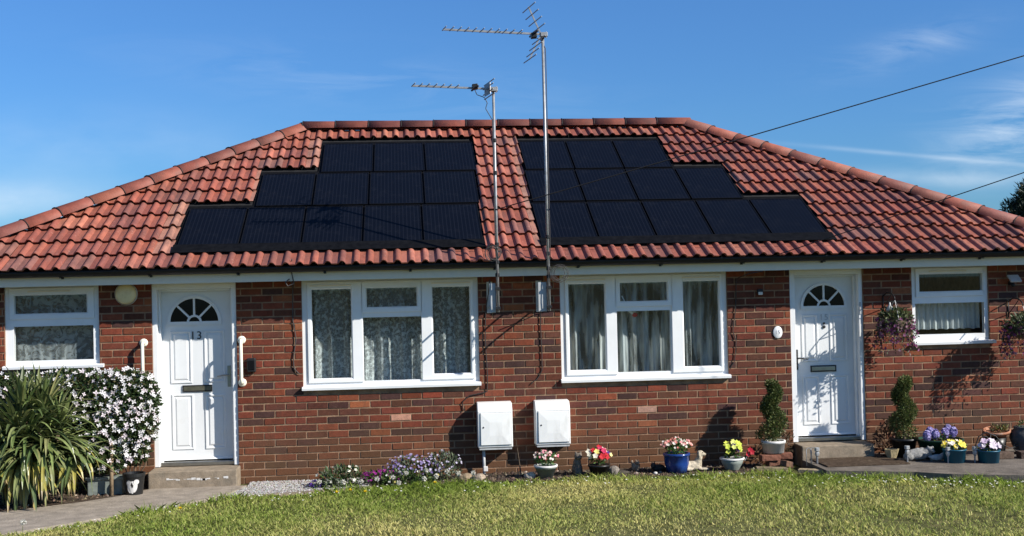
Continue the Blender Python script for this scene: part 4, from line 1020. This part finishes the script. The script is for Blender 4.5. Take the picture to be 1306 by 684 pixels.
for (dx, dz, rx, rz, rt_) in ((.0,.125,.050,.035,20), (-.028,.085,.024,.050,10), (.030,.095,.022,.055,-15), (.045,.150,.030,.026,30), (-.035,.14,.026,.03,-30), (.0,.06,.014,.03,0)):
    n_ = 14; V = []
    for i in range(n_):
        a = 6.283*i/n_; qx = dx+rx*math.cos(a)*math.cos(R(rt_))-rz*math.sin(a)*math.sin(R(rt_)); qz = dz+rx*math.cos(a)*math.sin(R(rt_))+rz*math.sin(a)*math.cos(R(rt_))
        rr_ = .085+(.108-.085)*qz/.20+.0015+.0002*dx; th = qx/rr_; V.append((-2.815+rr_*math.sin(th), -.60-rr_*math.cos(th), -.01+qz))
    m.add(V, [tuple(range(n_))])
m.build('pattern', 'potwhite', t)
m = MB(); m.box(-3.30,-2.945,-.56,-.40,-.02,.17); m.box(-3.32,-2.925,-.58,-.38,.155,.185)
tag(m.build('trough', 'potgrey', origin=(-3.12,-.48,0), bevel=.008), 'grey plastic trough under the clematis behind the stake', 'trough')

# mounds of bed flowers
def mound(name, label, cen, rad, n, ln, pal, fl, nf_, fr, fpal, k=5, cat='flower'):
    t = thing(name, label, cat, (cen[0], cen[1], 0)); m = MB(); foliage(m, cen, rad, n, ln, ln*.42, pal, .2, .5); m.build('foliage', 'leaf', t)
    m = MB(); d = rdir(nf_); d[:, 2] = abs(d[:, 2]); d[:, 1] -= .25; d /= np.linalg.norm(d, axis=1)[:, None]
    P_ = np.array(cen)+d*np.array(rad)*rng.uniform(.9, 1.2, nf_)[:, None]; N_ = d+np.array([.2,-.8,.5]); C_ = pick(fpal, nf_, .15)
    if nf_ <= 45:
        for i in range(nf_): m = MB(); flower_batch(m, P_[i:i+1], N_[i:i+1], rng.uniform(.7, 1.2)*fr, k, C_[i:i+1]); m.build('flower' if fl == 'petals' else 'seed_head', 'petal', t)
    else: flower_batch(m, P_, N_, rng.uniform(.7, 1.2, nf_)*fr, k, C_); m.build(fl, 'petal', t)
SAGE = [(.10,.125,.075), (.07,.095,.05), (.14,.16,.10), (.05,.075,.03)]
mound('bedding_flower', 'low leafy clump with a few white flowers at the left end of the bed', (-.68,-.56,.06), (.24,.16,.15), 700, .055, GREENS+SAGE, 'petals', 14, .020, [(.75,.72,.6)])
mound('bedding_flower', 'tiny purple violas at the edge of the pale gravel', (-.93,-.58,.02), (.08,.07,.045), 120, .03, GREENS, 'petals', 22, .014, [(.10,.04,.32), (.16,.06,.38), (.03,.01,.08)])
mound('bedding_flower', 'small magenta flowering clump between the white and mauve clumps', (-.27,-.48,.05), (.20,.12,.09), 380, .04, GREENS, 'petals', 95, .015, [(.26,.02,.19), (.34,.04,.25), (.19,.01,.15)])
mound('bedding_flower', 'mauve aubrieta mound with dense small flowers against the bricks', (.08,-.38,.09), (.30,.18,.17), 900, .045, SAGE, 'petals', 170, .015, [(.26,.20,.40), (.34,.28,.48), (.17,.12,.28), (.46,.41,.54)])
mound('bedding_flower', 'silvery leafy clump at the right of the mauve mound', (.40,-.36,.12), (.20,.15,.17), 700, .05, SAGE+[(.18,.20,.14)], 'petals', 40, .014, [(.46,.42,.52)])
mound('bedding_flower', 'green leafy tuft spilling onto the lawn below the mauve mound', (.02,-.62,.04), (.30,.12,.11), 420, .05, GREENS+[(.12,.17,.05)], 'petals', 12, .017, [(.80,.78,.70), (.6,.5,.15)])
# potted bedding plants
def potted(name, label, loc, prof, mat, fol, rad, nleaf, flowers, fr=.018, k=5, leafl=.045, flute=None, pal=GREENS, rim=None):
    x, y = loc; t = thing(name, label, 'potted plant', (x, y, 0))
    m = MB(); m.lathe((x, y, 0), prof, 28, flute=flute); m.build('pot', mat, t, smooth=True)
    top = max(h for r_, h in prof); rin = max(r_ for r_, h in prof)*.86
    if rim: m = MB(); m.lathe((x, y, 0), [(rin*1.22, top-.004), (rin*1.24, top+.012), (rin*1.05, top+.014), (rin*1.02, top-.002)], 28); m.build('rim', rim, t, smooth=True)
    m = MB(); m.lathe((x, y, 0), [(rin, top-.02), (.001, top-.015)], 20); m.build('compost', 'soil', t)
    m = MB(); foliage(m, (x, y, top+fol), rad, nleaf, leafl, leafl*.4, pal, .1, .7); m.build('foliage', 'leaf', t)
    for (nm, n_, cols, rr) in flowers:
        m = MB(); d = rdir(n_); d[:, 2] = abs(d[:, 2])*.9+.15; d[:, 1] -= .2; d /= np.linalg.norm(d, axis=1)[:, None]
        P_ = np.array((x, y, top+fol))+d*np.array(rad)*rng.uniform(.85, 1.35, n_)[:, None]; N_ = d*.6+np.array([.2,-.8,.4]); C_ = pick(cols, n_, .12)
        if rr >= .03 or n_ <= 30:
            for i in range(n_): m = MB(); flower_batch(m, P_[i:i+1], N_[i:i+1], rng.uniform(.75, 1.2)*rr, k, C_[i:i+1]); m.build('flower', 'petal', t)
        else: flower_batch(m, P_, N_, rng.uniform(.75, 1.2, n_)*rr, k, C_); m.build(nm, 'petal', t)
    return t
pan = lambda h, r0, r1: [(.001,0), (r0,0), (r1,h-.02), (r1*1.06,h-.02), (r1*1.06,h), (r1*.92,h), (r1*.88,h-.03)]
potted('flower_pot', 'grey pot with white rim holding tiny pink and white flowers below the right meter box', (1.512,-.50), pan(.125,.075,.115), 'potgrey', .07, (.115,.10,.085), 260, [('petals', 60, [(.72,.30,.34), (.80,.72,.66), (.70,.16,.22), (.80,.62,.56)], .016)], rim='potwhite', pal=[(.05,.14,.03), (.03,.10,.02), (.08,.17,.04)])
potted('flower_pot', 'black pot with red, white and yellow pansies', (2.09,-.52), pan(.125,.085,.115), 'blackpot', .07, (.105,.09,.09), 200, [('petals', 14, [(.80,.70,.20), (.82,.78,.62), (.80,.72,.30)], .034), ('red_petals', 22, [(.55,.02,.03), (.62,.04,.06), (.5,.03,.10)], .036), ('purple_petals', 6, [(.06,.02,.18)], .032)])
potted('flower_pot', 'glazed blue fluted pot with coral pink and white flowers', (2.957,-.47), [(.001,0), (.105,0), (.132,.10), (.138,.185), (.146,.188), (.146,.212), (.125,.212), (.12,.18)], 'blue', .06, (.135,.12,.085), 320, [('petals', 80, [(.70,.24,.20), (.78,.40,.34), (.82,.74,.66), (.70,.30,.30)], .017)], flute=(14,.022), pal=[(.05,.14,.03), (.03,.10,.02), (.08,.17,.04)])
bowl = potted('flower_pot', 'grey green bowl with yellow green primulas and dark pansies beside the stone dog', (3.578,-.46), [(.001,0), (.07,0), (.075,.015), (.11,.07), (.128,.125), (.12,.125), (.11,.10)], 'potgrey', .07, (.10,.09,.09), 150, [('petals', 22, [(.62,.66,.10), (.70,.72,.20), (.55,.62,.08)], .036), ('dark_petals', 12, [(.05,.02,.10), (.20,.02,.07), (.70,.42,.42)], .030)], rim='potwhite')
m = MB(); P = np.array([(3.76,-.46,.17), (3.80,-.47,.19), (3.78,-.46,.215)]); flower_batch(m, P, np.tile((.2,-1,.2), (3,1)), .035, 5, pick([(.50,.02,.04)], 3)); m.build('red_bloom', 'petal', bowl)
m = MB(); m.tube([(3.72,-.46,.10), (3.77,-.46,.18)], .004, 5); m.build('stalk', 'leaf', bowl)
# right-hand tubs
tub = lambda h, r0, r1: [(.001,0), (r0,0), (r1,h-.012), (r1*1.05,h-.012), (r1*1.05,h), (r1*.96,h), (r1*.90,h-.05)]
gt = potted('flower_tub', 'wide dark green tub with two purple hyacinths', (5.93,-.50), tub(.215,.19,.245), 'green', .0, (.16,.12,.05), 90, [])
for (hx_, hy_, hz_, hr) in ((5.82,-.53,.255,.060), (6.03,-.52,.275,.066)):
    m = MB(); n_ = 130; Nn = rdir(n_); sub_ = rng.integers(0, 3, n_)
    P = np.array((hx_, hy_, hz_)) + np.stack([(sub_-1)*.048, (sub_ % 2)*.03, np.array([.0,.035,.012])[sub_]], 1) + Nn*np.array((.036, .036, .052))
    flower_batch(m, P, Nn, .026, 5, pick([(.32,.27,.56), (.42,.37,.66), (.55,.50,.74), (.25,.20,.44)], n_, .15)); m.build('hyacinth', 'petal', gt)
potted('flower_pot', 'teal pot with yellow and white primroses in front of the green tub', (5.93,-.86), tub(.150,.108,.122), 'teal', .02, (.12,.10,.05), 110, [('petals', 20, [(.80,.62,.05), (.82,.70,.12)], .032), ('white_petals', 9, [(.82,.76,.66)], .03)])
potted('flower_pot', 'teal pot with pale lilac pansies at the right end of the path', (6.265,-.96), tub(.140,.105,.118), 'teal', .03, (.11,.09,.06), 90, [('petals', 30, [(.66,.58,.66), (.76,.68,.72), (.58,.44,.58)], .036)])
t = thing('planter', 'terracotta bowl of succulents raised on a dark pot by the wall', 'planter', (6.66,-.36,0))
m = MB(); m.lathe((6.64,-.36,0), [(.001,0), (.10,0), (.125,.19), (.115,.19)], 24); m.build('stand_pot', 'blackpot', t, smooth=True)
m = MB(); m.lathe((6.66,-.36,.192), [(.001,0), (.09,0), (.138,.06), (.152,.06), (.152,.085), (.135,.085), (.125,.06), (.001,.06)], 28)
Rm = np.array(Matrix.Rotation(R(9), 3, 'X') @ Matrix.Rotation(R(-5), 3, 'Y')); c0 = np.array((6.66,-.36,.192)); m.v = [(v-c0) @ Rm.T + c0 for v in m.v]; m.build('bowl', 'terra', t, smooth=True)
m = MB(); foliage(m, (6.68,-.38,.272), (.085,.08,.03), 90, .06, .028, [(.16,.19,.07), (.22,.20,.06), (.10,.12,.05), (.26,.16,.08)], .1, .8); m.build('succulent', 'leaf', t)
t = thing('wire_trellis', 'curled black wire plant support leaning by the terracotta bowl', 'plant support', (6.45,-.50,0))
m = MB()
def spiral(c, r, turns, n=40): return [(c[0]+r*(1-i/n*.7)*math.cos(i/n*6.283*turns), c[1], c[2]+r*(1-i/n*.7)*math.sin(i/n*6.283*turns)) for i in range(n+1)]
m.tube([(6.34,-.50,-.02), (6.34,-.50,.12), (6.38,-.50,.22), (6.47,-.50,.27), (6.58,-.50,.22), (6.66,-.50,.12), (6.74,-.50,.08), (6.84,-.50,.10)], .006, 6); m.tube(spiral((6.82,-.50,.085), .05, 1.6), .005, 6); m.tube(spiral((6.44,-.505,.16), .07, 1.4), .005, 6); m.tube([(6.50,-.50,-.02), (6.52,-.50,.25)], .006, 6)
m.build('wire_scroll', 'wire', t, smooth=True)
t = thing('urn', 'dark grey stone urn at the extreme right by the wall', 'urn', (6.95,-.42,0))
m = MB(); m.lathe((6.95,-.42,0), [(.001,0), (.10,0), (.095,.03), (.13,.10), (.155,.18), (.145,.25), (.10,.285), (.115,.30), (.10,.31), (.001,.29)], 26, flute=(10,.02)); m.build('vessel', 'darkpot', t, smooth=True)
m = MB(); foliage(m, (6.95,-.42,.31), (.09,.09,.05), 50, .05, .02, GREENS, .1, .6); m.build('foliage', 'leaf', t)

# spiral topiary
def topiary(label, x, y, z0, H, r0, r1, potp, potmat, potz, phase, turns=2.6):
    t = thing('topiary', label, 'topiary', (x, y, potz)); m = MB(); n = 8500
    u = rng.uniform(0, 1, n)**.9; R_ = r0*(1-u)+r1*u; a = phase+u*turns*6.283; tr = R_*.82
    cen = np.stack([x+np.cos(a)*R_*.36, y+np.sin(a)*R_*.36, z0+.02+u*(H-.05)], 1); d = rdir(n)
    P = cen+d*tr[:, None]*rng.uniform(.55, 1.0, n)[:, None]*np.array([1, 1, .80])
    m.leaves(P, d+rdir(n)*.7+np.array([0,0,.3]), rdir(n)+d, rng.uniform(.016, .034, n), rng.uniform(.009, .016, n), pick([(.05,.075,.02), (.08,.115,.028), (.03,.047,.014), (.13,.16,.045), (.17,.18,.06)], n, .25), .1); m.build('foliage', 'leaf', t)
    m = MB(); m.tube(wavy([(x, y, potz+.05), (x+.01, y, z0+H*.5), (x, y, z0+H*.9)], 8), [.014]*4+[.010]*4, 8); m.build('stem', 'bark', t)
    m = MB(); m.lathe((x, y, potz), potp, 26); m.build('pot', potmat, t, smooth=True)
topiary('spiral clipped box topiary in a white pot left of door 15', 4.085, -.33, .300, .65, .165, .085, [(.001,0), (.115,0), (.128,.105), (.136,.105), (.136,.135), (.115,.135), (.11,.10), (.001,.10)], 'potwhite', .160, 2.2, 1.9)
topiary('spiral clipped box topiary in a black pot right of door 15', 5.585, -.34, .235, .66, .165, .09, [(.001,0), (.10,0), (.14,.19), (.158,.19), (.158,.215), (.14,.215), (.13,.17), (.001,.17)], 'blackpot', .0, .4, 1.9)
mound('shrub', 'small dark red-leaved shrub beside the black topiary pot', (5.40,-.26,.22), (.12,.12,.22), 300, .05, [(.075,.025,.018), (.05,.02,.014), (.10,.05,.025)], 'seed_heads', 10, .015, [(.12,.05,.03)], cat='shrub')
mound('shrub', 'small brown withered shrub against the door step left of the doormat', (4.27,-.16,.22), (.09,.09,.2), 160, .045, [(.08,.05,.03), (.05,.035,.02), (.10,.075,.04)], 'seed_heads', 10, .014, [(.16,.10,.06)], cat='shrub')

# hanging baskets
def basket(label, x, zc, seed, w_=.20):
    t = thing('hanging_basket', label, 'hanging basket', (x, -.34, zc+.2))
    m = MB(); m.tube([(x-.0,-.006,zc+.16), (x,-.006,zc+.36)], .007, 6); m.tube([(x,-.006,zc+.34), (x,-.12,zc+.385), (x,-.26,zc+.375), (x,-.34,zc+.33), (x,-.345,zc+.30)], .007, 8); m.tube(spiral((x,-.10,zc+.31), .0, 1), .004, 4) if False else m.tube([(x,-.006,zc+.20), (x,-.16,zc+.30), (x,-.26,zc+.375)], .005, 6)
    m.build('bracket', 'wire', t, smooth=True)
    m = MB()
    for k in range(3):
        a = 2.1*k+.4; m.tube([(x,-.345,zc+.30), (x+.15*math.cos(a),-.34+.15*math.sin(a),zc+.08)], .003, 5)
    m.build('chain', 'steel', t)
    m = MB(); m.lathe((x,-.34,zc-.07), [(.001,0), (.08,.01), (.13,.06), (.155,.14), (.15,.145)], 22); m.build('bowl', 'bark', t, smooth=True)
    m = MB(); foliage(m, (x,-.34,zc+.09), (w_*.95,.17,.12), 700, .055, .024, [(.05,.075,.028), (.08,.10,.04), (.035,.05,.02), (.12,.13,.05)], .1, .3)
    P = []; Dn = []
    for i in range(70):                          # trailing stems
        a = rng.uniform(0, 6.283); rr = rng.uniform(.11, .19); L_ = rng.uniform(.14, .42); q_ = np.array([x+rr*math.cos(a)*w_/.19, -.34+rr*math.sin(a)*.85, zc+.10])
        for s in np.linspace(0, 1, 16): P.append(q_+np.array([math.cos(a)*.05*s+rng.normal(0,.012), math.sin(a)*.04*s+rng.normal(0,.012), -L_*s])); Dn.append((math.cos(a)*.6, math.sin(a)*.6, -.6))
    P = np.array(P); n_ = len(P); m.leaves(P, np.array(Dn)+rng.normal(0,.5,(n_,3)), rdir(n_), rng.uniform(.02,.045,n_), .016, pick([(.05,.07,.028), (.07,.085,.035), (.035,.045,.02), (.11,.06,.055)], n_, .25), .1)
    m.build('foliage', 'leaf', t)
    m = MB(); k_ = rng.choice(n_, 300, replace=False); flower_batch(m, P[k_]+rng.normal(0,.012,(300,3)), np.array(Dn)[k_]+np.array([0,-.6,.3]), rng.uniform(.013,.022,300), 5, pick([(.19,.035,.13), (.25,.06,.18), (.12,.02,.08), (.33,.12,.24), (.40,.22,.28)], 300, .2))
    m.build('petals', 'petal', t)
    return t
bk = basket('hanging basket of trailing purple flowers between door 15 and the small window', 5.52, 1.52, 1)
m = MB(); m.lathe((5.46,-.345,1.69), [(.001,0), (.034,.004), (.040,.03), (.030,.055), (.012,.075), (.010,.10), (.001,.11)], 16); m.build('glass_float', 'clear', bk, smooth=True)
basket('hanging basket of trailing purple flowers at the far right edge', 7.02, 1.42, 2, .22)

# ------------------------------------------------------------------ ornaments and small things
def figurine(name, label, parts, colr, loc, vox=.008, cat='ornament', rotz=0):
    """one continuous moulded body"""
    m = MB()
    for (c_, r_, *rest) in parts: m.ell(c_, r_, 16, 10, rest[0] if rest else None, colr)
    me_o = m.build(name, 'stone'); me_o.location = loc; me_o.rotation_euler = (0, 0, R(rotz))
    rm = me_o.modifiers.new('remesh', 'REMESH'); rm.mode = 'VOXEL'; rm.voxel_size = vox
    sm = me_o.modifiers.new('smooth', 'SMOOTH'); sm.iterations = 3; sm.factor = .5
    dg = bpy.context.evaluated_depsgraph_get(); dg.update(); me = bpy.data.meshes.new_from_object(me_o.evaluated_get(dg))
    me_o.modifiers.clear(); me_o.data = me
    for an in [a.name for a in me.attributes if a.name == 'col']: me.attributes.remove(me.attributes[an])
    a = me.attributes.new('col', 'FLOAT_COLOR', 'FACE'); a.data.foreach_set('color', np.tile(np.array([*colr, 1.0]), (len(me.polygons), 1)).ravel())
    me.polygons.foreach_set('use_smooth', [True]*len(me.polygons))
    return tag(me_o, label, cat)
def spots(parent, pts, r, colr_mat):
    m = MB()
    for p in pts: m.ell(p, (r, r, r), 8, 6)
    me = m.build('eye', colr_mat); me.parent = parent; return me
dog = figurine('dog_figurine', 'cream stone dog ornament lying down with its head raised', [((0,0,.055),(.115,.05,.055)), ((-.075,-.012,.060),(.060,.052,.062)), ((-.05,-.05,.022),(.055,.018,.020)), ((.07,0,.085),(.045,.040,.065)), ((.085,-.01,.145),(.034,.032,.045)), ((.095,-.012,.190),(.040,.034,.034)), ((.130,-.016,.178),(.030,.022,.020)), ((.075,-.042,.182),(.014,.010,.030)), ((.082,.026,.182),(.014,.010,.030)), ((.13,-.025,.018),(.065,.017,.017)), ((.13,.022,.018),(.065,.017,.017)), ((-.13,.02,.02),(.045,.014,.014))], (.50,.43,.32), (3.14,-.40,.0))
spots(dog, [(.118,-.037,.200), (.160,-.016,.183), (.112,.018,.2)], .0065, 'ink')
c1 = figurine('cat_figurine', 'grey stone cat ornament sitting left of the black pot', [((0,0,.075),(.060,.055,.080)), ((.0,-.01,.14),(.045,.042,.060)), ((.012,-.02,.210),(.046,.040,.040)), ((-.015,-.015,.250),(.012,.010,.022)), ((.040,-.015,.250),(.012,.010,.022)), ((.015,-.055,.200),(.018,.014,.013)), ((-.02,-.055,.05),(.017,.018,.055)), ((.025,-.055,.05),(.017,.018,.055)), ((.06,.01,.025),(.05,.018,.016))], (.15,.125,.10), (1.865,-.42,-.005))
spots(c1, [(-.006,-.056,.216), (.032,-.056,.216)], .006, 'ink')
c2 = figurine('squirrel_figurine', 'small upright squirrel ornament with a pale front, on the bare soil', [((0,0,.045),(.034,.030,.048)), ((.004,-.012,.100),(.026,.024,.026)), ((.012,-.034,.095),(.012,.014,.011)), ((-.01,-.008,.126),(.007,.006,.014)), ((.016,-.008,.126),(.007,.006,.014)), ((-.04,.01,.06),(.020,.020,.052)), ((-.05,.01,.11),(.016,.016,.022)), ((.01,-.03,.05),(.008,.016,.010))], (.27,.20,.14), (2.545,-.30,-.005), .006)
c3 = figurine('hedgehog_figurine', 'low dark animal ornament to the right of the squirrel', [((0,0,.035),(.075,.045,.042)), ((-.06,-.01,.060),(.032,.030,.034)), ((-.065,-.035,.055),(.016,.018,.014)), ((-.075,.0,.092),(.008,.007,.016)), ((-.045,.0,.092),(.008,.007,.016)), ((.085,.0,.02),(.05,.02,.018))], (.055,.045,.04), (2.79,-.30,-.005), .007)
c4 = figurine('lamb_figurine', 'grey textured stone animal lying beside the black topiary pot', [((0,0,.070),(.150,.07,.062)), ((.10,-.01,.085),(.055,.052,.055)), ((.135,-.04,.120),(.038,.034,.034)), ((.150,-.075,.105),(.022,.020,.020)), ((.105,-.035,.150),(.012,.010,.022)), ((.165,-.03,.150),(.012,.010,.022)), ((-.11,-.02,.05),(.06,.055,.048)), ((.14,-.05,.03),(.022,.022,.045)), ((.0,.0,.12),(.03,.025,.022)), ((.05,.0,.125),(.03,.025,.02))], (.25,.245,.23), (5.60,-.66,.004), .010)
c5 = figurine('duck_figurine', 'small white stone duck ornament between the stone animal and the green tub', [((0,0,.040),(.075,.038,.036)), ((.055,-.01,.060),(.030,.024,.030)), ((.075,-.015,.082),(.022,.020,.020)), ((.098,-.02,.078),(.016,.009,.006)), ((-.075,0,.050),(.028,.014,.012))], (.52,.50,.47), (5.79,-.74,.004), .006)
t = thing('stone_pot', 'cream stone planter corner behind the solar light left of the stone animal', 'planter', (5.40,-.44,0))
m = MB(); m.lathe((5.40,-.44,0), [(.001,0), (.05,0), (.085,.11), (.07,.11), (.06,.08), (.001,.08)], 6, c=(.42,.34,.19)); m.build('pot', 'stone', t)
# solar path lights
def solar_light(x, y, label, first=[None]):
    if first[0] is None:
        t = bpy.data.objects.new('solar_light', None); col.objects.link(t)
        m = MB(); m.tube([(0,0,-.03), (0,0,.085)], .009, 8); m.build('spike', 'steel', t)
        m = MB(); m.lathe((0,0,.075), [(.008,0), (.022,.02), (.027,.045), (.018,.062)], 6); m.build('shade', 'clear', t)
        m = MB(); m.lathe((0,0,.140), [(.018,0), (.031,.004), (.031,.018), (.024,.023), (.030,.028), (.028,.040), (.001,.042)], 6); m.build('cap', 'clear', t)
        first[0] = t
    else: t = copy_tree(first[0])
    t.location = (x, y, 0); return tag(t, label, 'solar light', 'clear solar lights along the path')
solar_light(4.485, -.62, 'clear solar light beside the wire hoops left of the doormat')
solar_light(5.46, -.72, 'clear solar light right of the doormat in front of the cream planter')
solar_light(5.83, -.92, 'clear solar light just left of the primrose pot')
solar_light(6.12, -.94, 'clear solar light between the two teal pots')
t = thing('edging_hoop', 'thin wire hoops standing at the edge of the bed left of the doormat', 'edging', (4.40,-.60,0))
m = MB()
for q in (4.37, 4.42): m.tube([(q,-.60,-.02)]+[(q+.03-.03*math.cos(a), -.60+.02*math.sin(a), .13+.045*math.sin(a)) for a in np.linspace(0, math.pi, 9)]+[(q+.06,-.60,-.02)], .004, 6)
m.build('hoop', 'steel', t, smooth=True)
# doormat
m = MB(); m.box(4.50, 5.42, -.90, -.32, .004, .018); tag(m.build('doormat', 'mat', origin=(4.95,-.6,0), bevel=.005), 'flat brown doormat below the step of door 15', 'doormat')
# loose bricks and timber round the topiary
def brick_thing(label, c, rz, tilt=0, colr=(.20,.085,.055), s=(.108,.05,.033), cat='brick', nm='loose_brick'):
    m = MB(); m.box(-s[0], s[0], -s[1], s[1], -s[2], s[2], colr); o = m.build(nm, 'stone', bevel=.006); o.location = c; o.rotation_euler = (0, R(tilt), R(rz)); return tag(o, label, cat)
brick_thing('loose red brick lying under the white topiary pot, nearest the bed', (4.02,-.40,.115), 4)
brick_thing('loose red brick under the white topiary pot, nearest the door step', (4.19,-.30,.115), -8)
brick_thing('reddish brick in the lower layer below the white topiary pot', (4.10,-.36,.040), 12, 0, (.16,.075,.05))
brick_thing('broken brown brick propped in front of the bricks under the white pot', (4.18,-.50,.050), 35, 14, (.15,.085,.055), (.065,.045,.033))
brick_thing('weathered timber plank edging the bed left of the wire hoops', (3.97,-.62,.022), -6, 3, (.20,.155,.10), (.17,.045,.02), 'plank', 'timber_plank')
brick_thing('pale timber plank lying on the lawn edge left of the doormat', (4.36,-.86,.020), -28, 0, (.34,.27,.17), (.16,.05,.02), 'plank', 'timber_plank')
brick_thing('dark paving brick on the path in front of the terracotta bowl', (6.53,-.72,.040), 5, 0, (.11,.075,.055), (.11,.07,.035))
brick_thing('dark paving brick at the extreme right end of the path', (6.84,-.76,.040), -6, 0, (.09,.062,.048), (.13,.07,.038))
def rock(label, c, s, colr):
    m = MB(); m.ell((0,0,0), s, 10, 7, None, colr); v = m.v[0]; m.v[0] = v*(1+.16*np.sin(v[:, :1]*40+c[0]*9)+.12*np.sin(v[:, 2:]*57+v[:, 1:2]*43)); o = m.build('rock', 'stone'); o.location = c; return tag(o, label, 'rock')
rock('flat tan rock right of the silvery clump', (.63,-.46,.02), (.075,.06,.055), (.27,.20,.13))
rock('pale rock edging the bed left of the meter box pipe', (.78,-.50,.015), (.09,.06,.050), (.34,.27,.20))
rock('pale stone left of the pot below the right meter box', (1.33,-.50,.02), (.06,.05,.045), (.44,.38,.31))
rock('grey stone slab leaning right of the black pot', (2.25,-.50,.045), (.075,.04,.05), (.22,.19,.16))
rock('dark flat stone between black pot and squirrel ornament', (2.35,-.44,.01), (.10,.06,.028), (.06,.05,.04))
rock('small white stone on the soil left of the blue pot', (2.70,-.55,.01), (.025,.02,.018), (.60,.57,.52))
m = MB(); m.tube([(1.265,-.30,-.03), (1.23,-.24,.30)], [.010,.004], 6); tag(m.build('wooden_stake', 'bark', origin=(1.25,-.28,0)), 'thin dark stick leaning on the wall between the meter boxes', 'stick')

# dandelions and daisies
def dand(kind):
    t = bpy.data.objects.new('dandelion_clock' if kind == 'clock' else 'dandelion', None); col.objects.link(t); m = MB()
    m.tube([(0,0,-.03), (.006,0,.05), (.002,0,.105)], .0025, 5, (.14,.16,.05)); m.build('stem', 'leaf', t)
    m = MB()
    if kind == 'clock': d = rdir(70); m.leaves(np.tile((0,0,.115), (70,1))+d*.004, d, rdir(70), .027, .012, pick([(.72,.70,.64), (.60,.58,.50)], 70, .08))
    else: d = rdir(46); d[:, 2] = abs(d[:, 2])*.6+.1; m.leaves(np.tile((0,0,.095), (46,1)), d, rdir(46), .022, .010, pick([(.75,.55,.02), (.80,.62,.04)], 46, .1))
    m.build('head', 'petal', t); return t
clock, yel = dand('clock'), dand('yellow')
fc = True
for (x_, y_) in [(-.28,-.90), (-.12,-.80), (.02,-.72), (.30,-.88), (.55,-.86), (.18,-1.02), (-.45,-1.12), (-.62,-1.00), (-.05,-1.15), (.44,-.74), (.22,-.66), (.72,-.80), (-3.30,-2.75), (-.86,-1.02)]:
    t = clock if fc else copy_tree(clock); fc = False; t.location = (x_, y_, rng.uniform(-.01, .03)); t.rotation_euler = (rng.normal(0,.15), rng.normal(0,.15), rng.uniform(0,6))
    tag(t, 'white dandelion clock standing in the lawn', 'dandelion', 'dandelion clocks in the lawn')
fc = True
for (x_, y_) in [(-.55,-1.32), (-.68,-1.42), (-.40,-1.45), (.30,-1.05), (-2.1,-2.0)]:
    t = yel if fc else copy_tree(yel); fc = False; t.location = (x_, y_, -.02)
    tag(t, 'yellow dandelion flower open in the lawn', 'dandelion', 'yellow dandelions in the lawn')
m = MB(); n = 260
dx = np.concatenate([rng.uniform(3.5, 7.2, 150), rng.uniform(-3.6, 3.5, 110)]); dy = edge_y(dx)-np.abs(rng.normal(0, .25, n))-.04
flower_batch(m, np.stack([dx, dy, rng.uniform(.0, .035, n)], 1), np.tile((.1,-.3,1.), (n,1)), rng.uniform(.008, .013, n), 6, pick([(.74,.72,.66)], n, .1))
o = m.build('daisy_scatter', 'petal'); o['kind'] = 'stuff'; tag(o, 'tiny white daisies scattered in the lawn', 'daisies')

# tree behind the house
RAISE = {'potted plant', 'planter', 'plant support', 'urn', 'topiary', 'ornament', 'solar light', 'doormat', 'brick', 'edging'}
for o in list(col.objects):
    if o.parent is None and o.get('category') in RAISE and o.location.x > 4.3 and o.location.z < .9: o.location.z += .056
tr = thing('pine_tree', 'dark conifer rising behind the roof at the far right', 'tree', (23.9, 30.2, 0))
m = MB(); m.tube([(23.9,30.2,-.1), (23.95,30.2,2.5), (23.85,30.2,5.2)], [.22,.17,.07], 10); m.build('trunk', 'bark', tr, smooth=True)
m = MB()
for i in range(46):
    d = rdir(1)[0]; c_ = np.array((23.85,30.2,4.35))+d*np.array((1.35,1.35,1.25))*rng.uniform(.35, 1.0)
    foliage(m, c_, (.38,.38,.30), 300, .22, .045, [(.016,.030,.014), (.026,.042,.018), (.012,.022,.012)], .0, .4)
m.build('crown', 'leaf', tr)
m = MB()
for i in range(14):
    a = rng.uniform(0, 6.283); z_ = rng.uniform(2.9, 4.8); m.tube([(23.9,30.2,z_), (23.9+1.2*math.cos(a),30.2+1.2*math.sin(a),z_+.35)], [.05,.015], 6)
m.build('branch', 'bark', tr)
